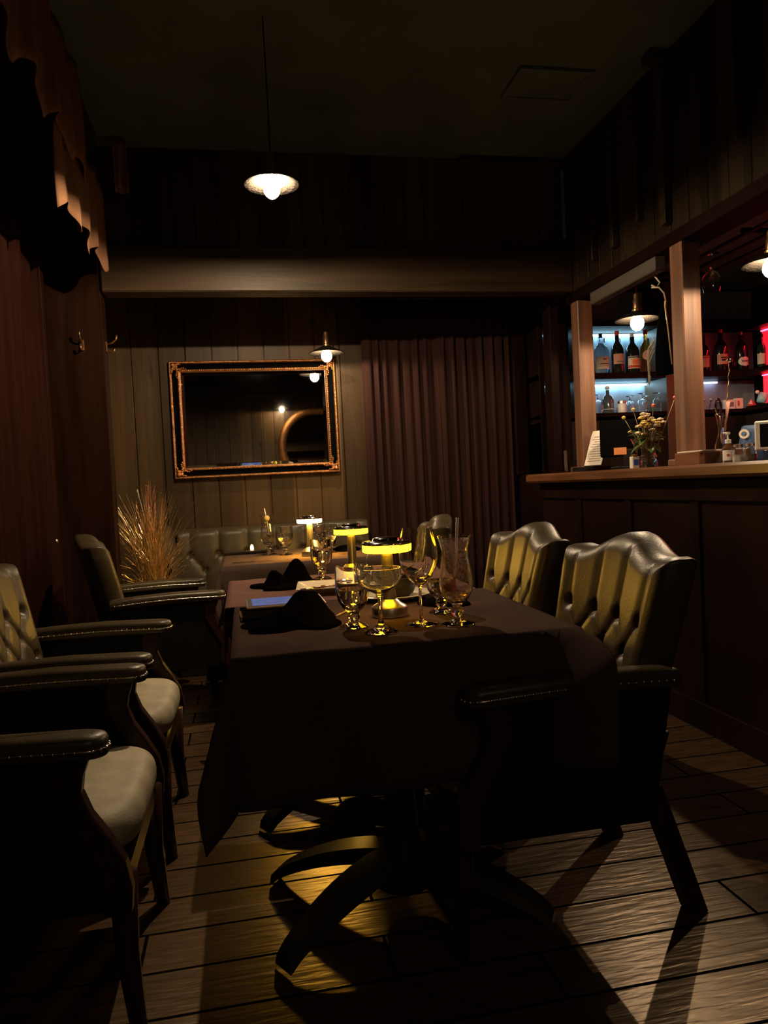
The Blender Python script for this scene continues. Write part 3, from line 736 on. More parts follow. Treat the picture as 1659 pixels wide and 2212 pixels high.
def goblet(label, x, y, lvl=.11):
    t = glass_obj('water_goblet', label, x, y, gob_o, gob_i, group=GG)
    if lvl: fill(t, gob_i, lvl)
    return t
goblet('water goblet at the front left of the glasses, before the near lamp', .262, 1.875, .098)
goblet('water goblet beside the square plate, before the middle lamp', .292, 2.93, .118)
goblet('water goblet half hidden between the wine glass and the hurricane glass', .522, 1.975, .09)
goblet('water goblet on the rear table beside the hurricane glass with straw', .219, 4.17, .12)
goblet('water goblet on the rear table to the right of its lamp', .462, 4.12, .12)
win_o = [(.042, 0), (.0425, .0015), (.024, .004), (.008, .009), (.0042, .018), (.0036, .05), (.0038, .085), (.006, .098), (.016, .105), (.032, .121), (.045, .146), (.0495, .170), (.0480, .198), (.0425, .228), (.0385, .247)]
win_i = [(.001, .101), (.008, .103), (.018, .111), (.0308, .124), (.0438, .147), (.0483, .170), (.0468, .198), (.0413, .228), (.0374, .247)]
tw = glass_obj('wine_glass', 'tall stemmed wine glass with a little clear liquid on the near table', .430, 1.835, win_o, win_i, group='wine glasses')
fill(tw, win_i, .122, 'water', 'drink')
win_os = [(a*.85, b*.8) for a, b in win_o]; win_is = [(a*.84, b*.8) for a, b in win_i]
t = glass_obj('wine_glass', 'small wine glass behind the rear table lamp', .424, 4.36, win_os, win_is, group='wine glasses')
fill(t, win_is, .13, 'water', 'drink')
cou_o = [(.041, 0), (.0415, .0015), (.027, .007), (.010, .018), (.0055, .03), (.0048, .055), (.0065, .085), (.011, .094), (.030, .103), (.048, .117), (.0565, .134), (.0552, .151), (.054, .157)]
cou_i = [(.001, .098), (.013, .100), (.0305, .1055), (.0472, .119), (.0552, .1345), (.054, .151), (.0531, .157)]
t = glass_obj('coupe_glass', 'wide coupe cocktail glass with foam streaks at the front of the near table', .316, 1.785, cou_o, cou_i)
MB().lathe([(a-.0008, b+.0006) for a, b in cou_i[1:6]]+[(a-.0016, b+.0006) for a, b in cou_i[1:6]][::-1], 40, close=True).build('foam_film', 'foamy', t, smooth=True)
hur_o = [(.042, 0), (.0425, .002), (.025, .006), (.009, .012), (.008, .018), (.016, .028), (.0165, .036), (.011, .046), (.014, .052), (.030, .063), (.041, .084), (.0435, .103), (.039, .137), (.0335, .168), (.0335, .188), (.040, .215), (.0435, .225)]
hur_i = [(.001, .056), (.014, .058), (.029, .067), (.0392, .086), (.0417, .103), (.0374, .137), (.0319, .168), (.0319, .188), (.0385, .215), (.042, .225)]
def hurricane(label, x, y, group, s):
    t = glass_obj('hurricane_glass', label, x, y, hur_o, hur_i, group=group); t.rotation_euler.z = 0
    t.scale = (s, s, s)
    return t
t = hurricane('curvy hurricane cocktail glass with straw and red fruit, right of the wine glass', .516, 1.80, 'hurricane glasses', 1.)
MB().lathe([(a-.0007, b+.0006) for a, b in hur_i[1:9]]+[(a-.0014, b+.0006) for a, b in hur_i[1:9]][::-1], 40, close=True).build('foam_film', 'foam', t, smooth=True)
fill(t, hur_i, .075, 'drink', 'drink', r=.0016)
hx = thing('drinking_straw', 'pale drinking straw standing in the near hurricane glass', 'straw', (.516, 1.80, ZT), 0, 'drinking straws')
MB().tube([(-.012, -.005, .0765), (.004, 0, .17), (.012, .004, .268)], .0033, 10).build('tube', 'straw', hx, smooth=True)
t = tag(MB().ball(-.014, -.003, .097, .0165, 20, 12, .9).build('cherry', 'fruit', smooth=True, loc=(.511, 1.795, ZT)), 'round red fruit resting in the near hurricane glass', 'fruit')
t = hurricane('hurricane cocktail glass with ice and straw on the rear table', .128, 4.27, 'hurricane glasses', 1.)
mb = MB(); rr = random.Random(3)
for i in range(11):
    m_ = Matrix.Translation((rr.uniform(-.018, .018), rr.uniform(-.018, .018), .075+rr.random()*.035)) @ Matrix.Rotation(rr.uniform(0, 3), 4, Vector((rr.random(), rr.random(), 1)).normalized())
    mb.box(-.008, .008, -.008, .008, -.008, .008, .002, m=m_)
mb.build('ice', glass('ice', (1, .97, .9), .15, 1.31), t)
hx = thing('drinking_straw', 'pale straw with a fruit wedge in the rear hurricane glass', 'straw', (.128, 4.27, ZT), 0, 'drinking straws')
MB().tube([(.008, -.005, .09), (-.004, 0, .2), (-.013, .004, .262)], .0036, 10).build('tube', 'straw', hx, smooth=True)
MB().ball(-.002, -.004, .205, .016, 14, 8, 1.).build('fruit_wedge', 'petal', hx, smooth=True)
t = glass_obj('tumbler', 'straight clear tumbler behind the coupe with a thin stirrer in it', .392, 2.50, [(.030, 0), (.031, .001), (.0335, .098)], [(.001, .008), (.028, .009), (.0322, .098)])
tag(MB().tube([(-.012, 0, .01), (.018, .0, .135)], .0012, 6).build('stirrer', 'metal', smooth=True, loc=(.392, 2.50, ZT)), 'thin metal stirrer leaning in the tumbler', 'stirrer')

# ------------------------------------------------------------------ tableware
t = thing('square_plate', 'square cream plate with sauce remains on the middle table', 'plate', (.278, 2.59, ZT), R(-6)); t.scale = (1.12, 1.12, 1.12)
mb = MB()
def sq(h, z_): return [(-h, -h, z_), (h, -h, z_), (h, h, z_), (-h, h, z_)]
rings = [sq(.055, 0), sq(.06, .003), sq(.098, .018), sq(.1, .021), sq(.096, .021), sq(.065, .008), sq(.055, .006)]
for r_ in rings: mb.v += r_
for i in range(len(rings)-1):
    for j in range(4): j2 = (j+1) % 4; mb.f.append((i*4+j, i*4+j2, i*4+4+j2, i*4+4+j))
mb.f.append((0, 1, 2, 3)); mb.f.append(tuple(24+k for k in range(4)))
mb.build('dish', 'plate', t, bevel=.003)
fd = MB(); rr = random.Random(5)
for i in range(26):
    a = rr.uniform(0, 6.28); q = rr.random()*.045; x, y = q*math.cos(a)*1.1, q*math.sin(a)
    fd.tube([(x, y, .009), (x+rr.uniform(-.012, .012), y+rr.uniform(-.012, .012), .012), (x+rr.uniform(-.02, .02), y+rr.uniform(-.02, .02), .009)], rr.uniform(.0015, .003), 6)
o = fd.build('sauce_remains', 'food', t, smooth=True); o['kind'] = 'stuff'
def fork(name, label, loc, rz, tilt=0, knife=False, m='chrome'):
    t = thing(name, label, 'cutlery', loc, rz); t.rotation_euler = (0, tilt, rz)
    MB().prism([(0, -.004), (.02, -.0055), (.06, -.005), (.11, -.0028), (.11, .0028), (.06, .005), (.02, .0055), (0, .004)], 0, .0022, 'xy').build('handle', m, t)
    if knife: MB().prism([(.11, -.003), (.2, -.008), (.215, 0), (.2, .004), (.11, .003)], 0, .0015, 'xy').build('blade', 'chrome', t)
    else:
        h = MB(); h.prism([(.11, -.0028), (.135, -.010), (.15, -.011), (.15, .011), (.135, .010), (.11, .0028)], 0, .0018, 'xy')
        for k in range(4): h.box(.149, .185, -.0105+k*.006, -.0075+k*.006, 0, .0016)
        h.build('tines', m, t)
    return t
fork('fork', 'silver fork resting on the rim of the square plate', (.170, 2.475, ZT+.0250), R(12), .0)
fork('fork', 'silver fork on the dark cloth in front of the oval plate, tip beside the goblet', (.225, 2.03, ZT), R(60))
fork('butter_knife', 'knife with dark handle lying on the rear table edge', (-.07, 3.86, ZT), R(6), 0, True, 'black')
fork('spoon', 'silver cutlery piece at the right end of the rear table', (.50, 3.95, ZT), R(10))
t = thing('round_plate', 'shallow pale plate under the black bowl behind the near lamp', 'plate', (.452, 2.30, ZT))
MB().lathe([(.001, 0), (.07, 0), (.085, .004), (.122, .016), (.124, .018), (.12, .019), (.084, .008), (.07, .005), (.001, .005)], 56).build('dish', 'plate', t, smooth=True, angle=50)
t = thing('serving_bowl', 'black serving bowl standing on the pale round plate', 'bowl', (.458, 2.31, ZT+.0055))
MB().lathe([(.001, 0), (.045, 0), (.06, .01), (.074, .04), (.078, .062), (.075, .062), (.068, .04), (.052, .014), (.001, .009)], 48).build('bowl_body', 'bowl', t, smooth=True, angle=50)
t = tag(MB().prism([(-.05, -.03), (.05, -.03), (.045, .03), (-.035, .032)], 0, .0012, 'xy').build('paper_napkin', 'plate', loc=(.485, 2.32, ZT+.062)), 'folded pale paper tucked in the black bowl', 'paper napkin'); t.rotation_euler = (R(-28), R(-22), R(20))
t = thing('steel_spoon', 'steel spoon leaning out of the black bowl', 'cutlery', (.50, 2.26, ZT+.014))
MB().tube([(-.02, .02, .0), (.015, -.005, .05), (.05, -.03, .075)], [.004, .003, .0035], 8).build('spoon_handle', 'chrome', t, smooth=True)
t = tag(MB().lathe([(.001, 0), (.014, 0), (.024, .012), (.026, .016), (.024, .016), (.013, .004), (.001, .003)], 24).build('sauce_dish', 'plate', smooth=True, angle=50, loc=(.355, 2.62, ZT)), 'tiny pale sauce dish beside the square plate', 'dish')

def napkin(label, cx, cy, rz, L, Wd, Hh, peaks, seed, group='crumpled black napkins'):
    rnd = random.Random(seed); ph = [rnd.uniform(0, 6) for _ in range(8)]
    K, J = 72, 26; mb = MB()
    def hgt(x, y):
        v = 0
        for (a, b, s, hh) in peaks: v += hh*math.exp(-((((x-a)/s)**2+((y-b)/(s*.9))**2))**1.4)
        v += .10*abs(math.sin(5*x+3*y+ph[0]))*(.4+v)+.07*abs(math.sin(9*y-5*x+ph[1]))*(.3+v)+.04*math.sin(14*x+ph[2])*math.sin(11*y+ph[3])*v
        return max(.0, v)
    top = []
    for j in range(J+1):
        q = j/J
        for k in range(K):
            a = 2*PI*k/K
            rad = 1+.14*math.sin(3*a+ph[4])+.09*math.sin(5*a+ph[5])+.05*math.sin(9*a+ph[6])
            x, y = math.cos(a)*q*rad, math.sin(a)*q*rad
            e = math.sqrt(max(0, 1-q**5))
            mb.v.append((x*L, y*Wd, .003*(e > .05)+.003+Hh*hgt(x, y)*e))
    for j in range(J):
        for k in range(K): k2 = (k+1) % K; mb.f.append((j*K+k, j*K+k2, (j+1)*K+k2, (j+1)*K+k))
    n0 = len(mb.v)
    for k in range(K): x, y, z_ = mb.v[J*K+k]; mb.v.append((x, y, 0))
    for k in range(K): k2 = (k+1) % K; mb.f.append((J*K+k, J*K+k2, n0+k2, n0+k))
    mb.f.append(tuple(n0+k for k in range(K)))
    o = mb.build('cloth_napkin', 'napkin', smooth=True, loc=(cx, cy, ZT), rotz=rz)
    return tag(o, label, 'napkin', group)
napkin('large crumpled black napkin heaped at the front, partly over the tablet', .112, 2.0, R(8), .125, .125, .047, [(.42, .2, .5, 1.2), (-.4, -.4, .5, .45), (.1, -.2, .5, .6)], 3)
napkin('crumpled black napkin behind, left of the square plate', .135, 2.80, R(15), .115, .11, .06, [(.45, .1, .42, 1.3), (-.35, -.1, .3, .85)], 8)
napkin('flattened black napkin under the hurricane glass side at the right', .575, 2.12, R(-10), .07, .07, .016, [(0, 0, .8, 1.)], 5)
napkin('dark folded napkin at the right end of the rear table', .56, 4.2, R(5), .09, .07, .02, [(0, 0, .8, 1.)], 6)

# tablet and the bill folder beneath it
t = thing('bill_folder', 'black bill folder with chrome clip edge lying under the tablet', 'folder', (.075, 2.19, ZT), R(2))
MB().box(-.10, .11, -.11, .10, 0, .010, .002).build('cover', 'dark', t)
MB().box(-.103, -.097, -.10, .02, .001, .012, .001).build('chrome_edge', 'chrome', t)
t = thing('tablet', 'tablet with blue lit screen lying half under the front napkin', 'tablet', (.10, 2.25, ZT+.011), R(1))
MB().box(-.118, .118, -.085, .085, 0, .009, .003).build('tablet_body', mat('rose_gold_rim', (.6, .45, .38), .3, .8), t)
MB().box(-.113, .113, -.080, .080, .0085, .0098).build('bezel', 'black', t)
MB().box(-.100, .108, -.072, .073, .0095, .0103).build('screen', 'screen', t)
t.location = (.108, 2.29, ZT+.012)

# menus / trays on the rear table
t = thing('menu_stack', 'dark wooden menu board lying on the back left of the rear table', 'menu board', (-.0, 4.44, ZT), R(2))
MB().box(-.13, .16, -.05, .05, 0, .014, .002).build('board', 'black_wood', t)
t = tag(MB().lathe([(.001, 0), (.009, 0), (.011, .012), (.007, .03), (.001, .034)], 14).build('tea_light', glow('lit_tea_light', (1, .7, .2), 5), smooth=True, loc=(.035, 4.47, ZT+.014)), 'tiny glowing tea light on the menu board on the rear table', 'candle')

# ------------------------------------------------------------------ golden grass arrangement
t = thing('grass_arrangement', 'golden tinsel grass arrangement in a dark urn in the left corner', 'decoration', (-.55, 4.62, 0))
MB().lathe([(.001, 0), (.09, 0), (.095, .02), (.06, .05), (.075, .1), (.12, .25), (.11, .38), (.085, .44), (.10, .47), (.09, .47), (.07, .43), (.001, .42)], 32).build('urn', 'bowl', t, smooth=True, angle=50)
def sprays(n, seed, z0, up, spread, rad, bead, side=1.):
    rnd = random.Random(seed); mb = MB()
    for i in range(n):
        a = rnd.uniform(0, 6.28); s = rnd.random()**.8*spread*rnd.uniform(.7, 1.25); l = rnd.uniform(.5, 1)*up; kx, ky = rnd.uniform(-.04, .04), rnd.uniform(-.04, .04)
        bx, by = rnd.uniform(-.03, .03), rnd.uniform(-.03, .03); tx, ty = math.cos(a)*s*side, math.sin(a)*s*.6
        pts = [(bx+tx*q**1.6+kx*math.sin(q*5), by+ty*q**1.6+ky*math.sin(q*6), z0+l*q-(.12*s/.3)*q*q*q) for q in (0, .25, .5, .75, 1)]
        mb.tube(pts, [rad, rad, rad*.9, rad*.7, rad*.3], 4)
        for q in range(bead):
            k = rnd.randrange(2, 5); p = pts[k]; mb.ball(p[0]+rnd.uniform(-.006, .006), p[1], p[2]+rnd.uniform(-.02, .02), .0032, 5, 3)
    return mb
o = sprays(260, 4, .44, .80, .30, .0019, 1, 1.).build('gold_sprays', 'tinsel', t); o['kind'] = 'stuff'
o = sprays(110, 9, .42, .46, .34, .0018, 2, 1.).build('short_gold_sprays', 'tinsel', t); o['kind'] = 'stuff'
mb = MB(); rnd = random.Random(12)
for i in range(40):
    a = rnd.uniform(-1.9, .5); l = rnd.uniform(.1, .2)
    mb.tube([(.04*math.cos(a), .04*math.sin(a), .43), (.11*math.cos(a), .11*math.sin(a), .42), (.0+.1*math.cos(a)+l*.6*math.cos(a), .1*math.sin(a)+l*.4*math.sin(a), .42-l)], [.002, .002, .0008], 4)
o = mb.build('drooping_sprays', 'tinsel', t); o['kind'] = 'stuff'

# ------------------------------------------------------------------ the bar
ZB = 1.132
mb = MB().box(1.88, 2.44, -.6, 4.46, 0, 1.075)
for i in range(9): mb.box(1.868, 1.882, -.5+i*.55, -.44+i*.55, .05, 1.07, .003)
mb.box(1.86, 1.882, -.6, 4.46, 0, .12, .003); mb.box(1.86, 1.882, -.6, 4.46, .98, 1.07, .003)
tag(mb.build('bar_counter', 'bar'), 'dark panelled wooden bar front on the right', 'bar')
tag(MB().box(1.79, 2.5, -.62, 4.52, 1.077, ZB, .012).build('bar_worktop', 'counter', smooth=False), 'reddish brown wooden bar top running along the right side', 'bar top')
def bar_post(n, y, x=2.15, w=.05):
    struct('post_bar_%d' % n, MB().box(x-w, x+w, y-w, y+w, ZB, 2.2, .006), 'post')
    struct('trim_%d' % (20+n), MB().box(x-w-.03, x+w+.03, y-w-.03, y+w+.03, ZB, ZB+.035, .006), 'post')
bar_post(1, 4.37); bar_post(2, 3.265)
struct('post_bar_3', MB().box(2.035, 2.10, 4.60, 4.72, 0, 2.3, .004), 'bar')
struct('post_bar_4', MB().box(2.20, 2.32, 4.93, 5.02, 0, 2.4, .004), 'bar')
# low box ledge round the second post
tag(MB().box(-.13, .13, -.10, .10, 0, .06, .004).build('wooden_riser', 'counter', loc=(2.16, 3.12, ZB)), 'low wooden riser on the bar at the foot of the nearer post', 'riser')
tag(MB().box(-.12, .12, -.09, .09, 0, .006, .001).build('paper_pad', 'paper', loc=(2.16, 3.12, ZB+.0605)), 'pale papers lying on the wooden riser', 'papers')

# back bar shelving
t = thing('back_bar_shelves', 'dark wooden bottle shelves with cool lighting behind the bar', 'shelves', (0, 0, 0))
SX0, SX1, SY0, SY1 = 2.11, 4.09, 4.99, 5.28
for z_ in (1.525, 1.80, 2.18): MB().box(SX0, SX1, SY0, SY1, z_, z_+(.045 if z_ > 1.6 else .03), .003).build('shelf', 'bar', t)
MB().box(SX0, SX1, SY1, SY1+.012, .9, 2.5).build('back_panel', 'shelfback', t)
for x in (2.11, 2.42, 3.10, 4.05): MB().box(x, x+(.13 if x == 3.10 else .04), SY0-.01, SY1, .9, 2.5, .003).build('upright', 'bar' if x != 3.10 else mat('olive_brown_upright', (.08, .05, .025), .5), t)
MB().box(SX0, SX1, SY0, SY1, .9, 1.5).build('lower_cabinet', 'black_wood', t)
for x0, x1, z_ in ((2.47, 3.09, 2.172), (2.47, 3.09, 1.792), (2.16, 2.41, 2.172), (2.16, 2.41, 1.792), (3.25, 3.7, 1.792)):
    MB().box(x0, x1, SY1-.04, SY1-.02, z_-.012, z_-.001).build('light_strip', 'strip' if x0 < 3.2 else glow('dim_cool_strip', (.6, .75, 1.), STRIP*.25), t)
# red-lit side shelves
t = thing('red_lit_shelves', 'shelves glowing red in the corner behind the bar', 'shelves', (0, 0, 0))
for z_ in (1.53, 1.80, 2.13): MB().box(3.73, 3.90, 3.6, 4.96, z_, z_+.035, .003).build('shelf', 'bar', t)
for z0, z1 in ((1.57, 1.795), (1.84, 2.125)): MB().box(3.885, 3.895, 3.6, 4.96, z0, z1).build('red_backlit_panel', glow('backlit_red_panel', (.85, .015, .04), .75), t)
MB().box(3.73, 3.90, 3.6, 4.96, .9, 1.5).build('lower_cabinet', 'black_wood', t)
for z_ in (1.79, 2.12): MB().box(3.86, 3.875, 3.65, 4.94, z_-.004, z_+.004).build('red_strip', 'redstrip', t)

BOT = [(.036, 0), (.038, .004), (.038, .16), (.034, .185), (.016, .215), (.0135, .225), (.0135, .265)]
def bottle(label, x, body, labm, cap, z, s=1., w=1., y=5.07, liquid=None, extra=None, lab0=.03, lab1=.12, round_lab=False, rz=0.):
    t = thing('bottle', label, 'bottle', (x, y, z), rz, 'bottles on the back bar shelves')
    P = [(a*w*s, b*s) for a, b in BOT]
    MB().lathe([(.001, 0)]+P+[(.001, P[-1][1])], 24).build('bottle_body', body, t, smooth=True, angle=50)
    MB().lathe([(.001, .262*s), (.0155*s, .262*s), (.0155*s, .29*s), (.012*s, .294*s), (.001, .294*s)], 16).build('cap', cap, t, smooth=True, angle=40)
    r = (.0388*w)*s; lb = MB(); A = 1.15
    if labm:
        def lf(u, v):
            a = -PI/2+(u-.5)*2*A
            if round_lab:
                hw = math.sqrt(max(.0, 1-(2*v-1)**2)); a = -PI/2+(u-.5)*2*A*hw
            return (r*math.cos(a), r*math.sin(a), s*(lab0+(lab1-lab0)*v))
        lb.grid(lf, 14, 12); lo = lb.build('label_paper', labm, t, smooth=True)
        if extra:
            for (m_, v0, v1, hw) in extra:
                k = MB().grid(lambda u, v: ((r+.0006)*math.cos(-PI/2+(u-.5)*2*hw), (r+.0006)*math.sin(-PI/2+(u-.5)*2*hw), s*(v0+(v1-v0)*v)), 8, 3)
                k.build('label_print', m_, lo, smooth=True)
    return t
Z1, Z2 = 1.847, 1.557
bottle('clear spirit bottle with cream label, first on the upper back shelf', 2.635, 'clrbot', 'cream', 'chrome', Z1, 1.0, 1.5, extra=[('ink', .062, .072, .6), ('ink', .05, .053, .8), ('ink', .095, .105, .25)])
bottle('clear bottle standing behind the first cream-labelled one', 2.71, 'clrbot', 'cream', 'chrome', Z1, .95, 1., y=5.17)
bottle('dark bottle with a red cap and slanted pink label on the upper shelf', 2.755, 'dkglass', 'pink', 'redlab', Z1, 1.05, 1.12, y=5.05, extra=[('ink', .07, .08, .6)], lab0=.06, lab1=.13)
bottle('slim clear bottle with silver cap at the back of the upper shelf', 2.84, 'clrbot', None, 'chrome', Z1, .95, .7, y=5.18)
bottle('whiskey bottle with white and red fruit label on the upper shelf', 2.885, 'dkglass', 'cream', 'white', Z1, 1.0, 1.35, extra=[('peach', .06, .10, .5), ('redlab', .035, .055, 1.1), ('blacklab', .108, .116, 1.1)])
bottle('amber liqueur bottle with round pink label at the right of the upper shelf', 2.965, 'amber', 'pink', 'redlab', Z1, 1.05, 1.0, y=5.02, round_lab=True, lab0=.075, lab1=.15, extra=[('ink', .105, .12, .35)])
bottle('small grey-labelled bottle beside the hanging black bundle', 3.04, 'clrbot', 'ink', 'chrome', Z1, .9, .8, y=5.12)
bottle('tall dark bottle in the narrow left opening of the shelves', 2.235, 'dkglass', 'cream', 'chrome', Z1, 1.0, .9, y=5.08)
bottle('square-shouldered bottle with brown-red label half behind the nearer post', 3.47, 'dkglass', 'pink', 'black', Z1, .95, 1.1, extra=[('redlab', .1, .112, 1.1)])
bottle('dark rum bottle with arched pink label and red cap on the right shelf', 3.615, 'dkglass', 'pink', 'redlab', Z1, 1.08, 1.2, extra=[('blacklab', .085, .095, .6), ('blacklab', .066, .08, .5)], lab0=.045, lab1=.115)
bottle('dark bottle with pale oval label and grey cap on the right shelf', 3.79, 'dkglass', 'white', 'metal', Z1, 1.02, 1.2, round_lab=True, lab0=.03, lab1=.1, extra=[('ink', .06, .074, .6)])
tag(MB().lathe([(.001, 0), (.018, 0), (.022, .06), (.020, .06), (.017, .004), (.001, .004)], 16).build('shot_glass', 'glass', smooth=True, loc=(3.69, 5.04, Z1)), 'small glass beside the rum bottle on the right shelf', 'glass')
bottle('bottle silhouetted against the red upper shelf, left one', 3.80, 'green', 'cream', 'black', 1.836, .85, .9, y=4.86, rz=-.9)
bottle('bottle silhouetted against the red upper shelf, right one', 3.80, 'dkglass', 'ink', 'black', 1.836, .85, .9, y=4.72, rz=-.9)
bottle('tall bottle with white label on the red lower shelf', 3.80, 'green', 'white', 'white', 1.566, .7, .9, y=4.72, rz=-.9)
# lower shelf: decanter, jar, upturned glasses
t = thing('decanter', 'tall swing-top decanter on the lower lit shelf', 'decanter', (2.69, 5.1, Z2))
MB().lathe([(.001, 0), (.042, 0), (.044, .01), (.044, .1), (.036, .125), (.016, .14), (.014, .175), (.001, .175)], 24).build('decanter_body', mat('smoky_glass', (.08, .1, .12), .1, spec=.8), t, smooth=True, angle=50)
MB().ball(0, 0, .192, .018, 14, 8, .8).build('stopper', 'white', t, smooth=True)
MB().lathe([(.0446, .03), (.0446, .034)], 24, close=False).build('label_band', 'white', t)
t = thing('storage_jar', 'small white-labelled lidded jar on the lower lit shelf', 'jar', (2.775, 5.05, Z2))
MB().lathe([(.001, 0), (.028, 0), (.03, .004), (.03, .06), (.026, .068), (.001, .068)], 20).build('jar_body', 'white', t, smooth=True, angle=50)
MB().lathe([(.001, .068), (.031, .068), (.031, .085), (.001, .085)], 20).build('lid', 'metal', t)
sn_o = [(.030, 0), (.0305, .001), (.034, .03), (.0345, .05), (.028, .075), (.008, .09), (.0045, .1), (.0045, .115), (.026, .118), (.028, .12)]
sn_i = [(.0285, 0), (.032, .03), (.0325, .05), (.026, .073), (.006, .086)]
g0 = None
SG = 'upturned glasses on the lower lit shelf'
for i, (x, y, s, lb) in enumerate([(2.585, 5.05, 1.15, 'first upturned stemmed glass from the left on the lower lit shelf'), (2.845, 5.06, 1., 'second upturned stemmed glass, right of the white-labelled jar'),
                                (2.90, 5.15, 1.1, 'third upturned glass, set back on the lower lit shelf'), (2.94, 5.05, 1.15, 'fourth upturned glass behind the flowers on the lower shelf'),
                                (3.005, 5.12, 1.05, 'fifth upturned glass on the lower lit shelf'), (3.055, 5.04, 1.15, 'last upturned glass at the right end of the lower lit shelf')]):
    if g0 is None:
        g0 = thing('stemmed_glass', lb, 'glass', (x, y, Z2), 0, SG)
        MB().lathe(sn_o+[(.001, .12), (.001, .09)]+sn_i[::-1], 28, close=True).build('glass_body', 'glass', g0, smooth=True, angle=50); g0.scale = (s,)*3
    else: dup(g0, lb, (x, y, Z2), 0, SG, s)
for x, lb in ((3.455, 'small cone-shaped clear bottle nearest the bar post on the lower right shelf'), (3.51, 'small cone-shaped clear bottle second from the post on the lower right shelf')):
    t = thing('bitters_bottle', lb, 'bottle', (x, 5.06, Z2), 0, 'cone bottles')
    MB().lathe([(.001, 0), (.016, 0), (.017, .02), (.006, .055), (.006, .075), (.001, .075)], 16).build('bottle_body', 'clrbot', t, smooth=True)
    MB().ball(0, 0, .08, .008, 10, 6).build('cap', 'white', t, smooth=True)
t = thing('preserve_jar', 'clip-top glass jar on the lower right shelf', 'jar', (3.572, 5.06, Z2))
MB().lathe([(.001, 0), (.026, 0), (.028, .045), (.022, .055), (.001, .055)], 20).build('jar_body', 'clrbot', t, smooth=True, angle=40)
MB().lathe([(.001, .055), (.025, .055), (.025, .066), (.001, .068)], 20).build('lid', 'white', t)
for x, w, h, m_, lb, st in ((3.655, .04, .07, 'white', 'white printed carton on the lower right shelf', 'ink'), (3.735, .028, .08, 'paper', 'white carton with a red oval on the lower right shelf', 'redlab')):
    t = thing('carton', lb, 'carton', (x, 5.05, Z2), 0, 'cartons on the lower right shelf')
    MB().box(-w, w, -.02, .02, 0, h, .001).build('box', m_, t)
    MB().box(-w*.7, w*(.7 if st == 'ink' else -.1), -.0212, -.02, h*.25, h*.75).build('print_mark', st, t)
t = thing('packet_pile', 'jumble of red and white packets at the right end of the lower shelf', 'packets', (3.83, 5.03, Z2))
MB().prism([(-.03, 0), (.05, 0), (.03, .03), (-.005, .065)], -.015, .015).build('packet', 'redlab', t)
MB().prism([(-.035, .03), (.0, .03), (-.01, .062)], -.018, -.012).build('packet', 'white', t)
t = thing('measuring_jug', 'pale blue plastic jug lying at the corner of the lower shelf', 'jug', (3.79, 4.88, 1.572))
MB().lathe([(.001, 0), (.03, 0), (.036, .07), (.033, .07), (.028, .004), (.001, .004)], 20, m=Matrix.Rotation(R(25), 4, 'Y')@Matrix.Translation((0, 0, .012))).build('jug_body', mat('pale_blue_plastic', (.3, .55, .65), .3), t, smooth=True)
MB().ball(-.02, 0, .09, .014, 10, 6).build('knob', 'white', t, smooth=True)

# hanging black bundle with cords, left of the nearer post
t = thing('hanging_bundle', 'black tassel-edged cloth bundle hanging by pale cords beside the nearer bar post', 'bundle', (2.13, 3.43, 0))
MB().lathe([(.001, 1.60), (.05, 1.60), (.058, 1.63), (.056, 1.72), (.042, 1.83), (.022, 1.92), (.012, 1.96), (.001, 1.965)], 24, ay=.9, ax=.75).build('cloth_body', 'dark', t, smooth=True, angle=60)
MB().tube([(.0, -.03, 1.955), (-.01, -.03, 2.0), (-.03, -.02, 2.03), (-.06, .0, 2.035)], .004, 6).build('hanging_cord', 'cord', t, smooth=True)
MB().tube([(-.03, .02, 2.10), (-.012, .0, 2.06), (-.03, -.0, 2.035), (-.055, .01, 2.05)], .004, 6).build('knotted_cord', 'cord', t, smooth=True)
MB().tube([(-.02, -.052, 1.93), (-.012, -.06, 1.80), (.0, -.062, 1.64)], .0038, 6).build('braided_trim', mat('gold_brown_braid', (.45, .33, .14), .6), t, smooth=True)
MB().tube([(-.02, -.055, 1.955), (-.02, -.053, 1.93)], .005, 8).build('yellow_tip', 'petal', t, smooth=True)
mb = MB(); rr = random.Random(2)
for i in range(26):
    z_ = 1.80-rr.random()*.08; mb.tube([(-.035, .035, z_), (-.055, .055+rr.random()*.02, z_-.06), (-.05, .05+rr.random()*.03, z_-.13-rr.random()*.05)], .0013, 4)
o = mb.build('fringe', mat('grey_fringe', (.3, .28, .24), .8), t); o['kind'] = 'stuff'
MB().tube([(-.03, .02, 2.10), (-.03, .02, 2.2)], .0015, 5).build('hanger_wire', 'iron', t)

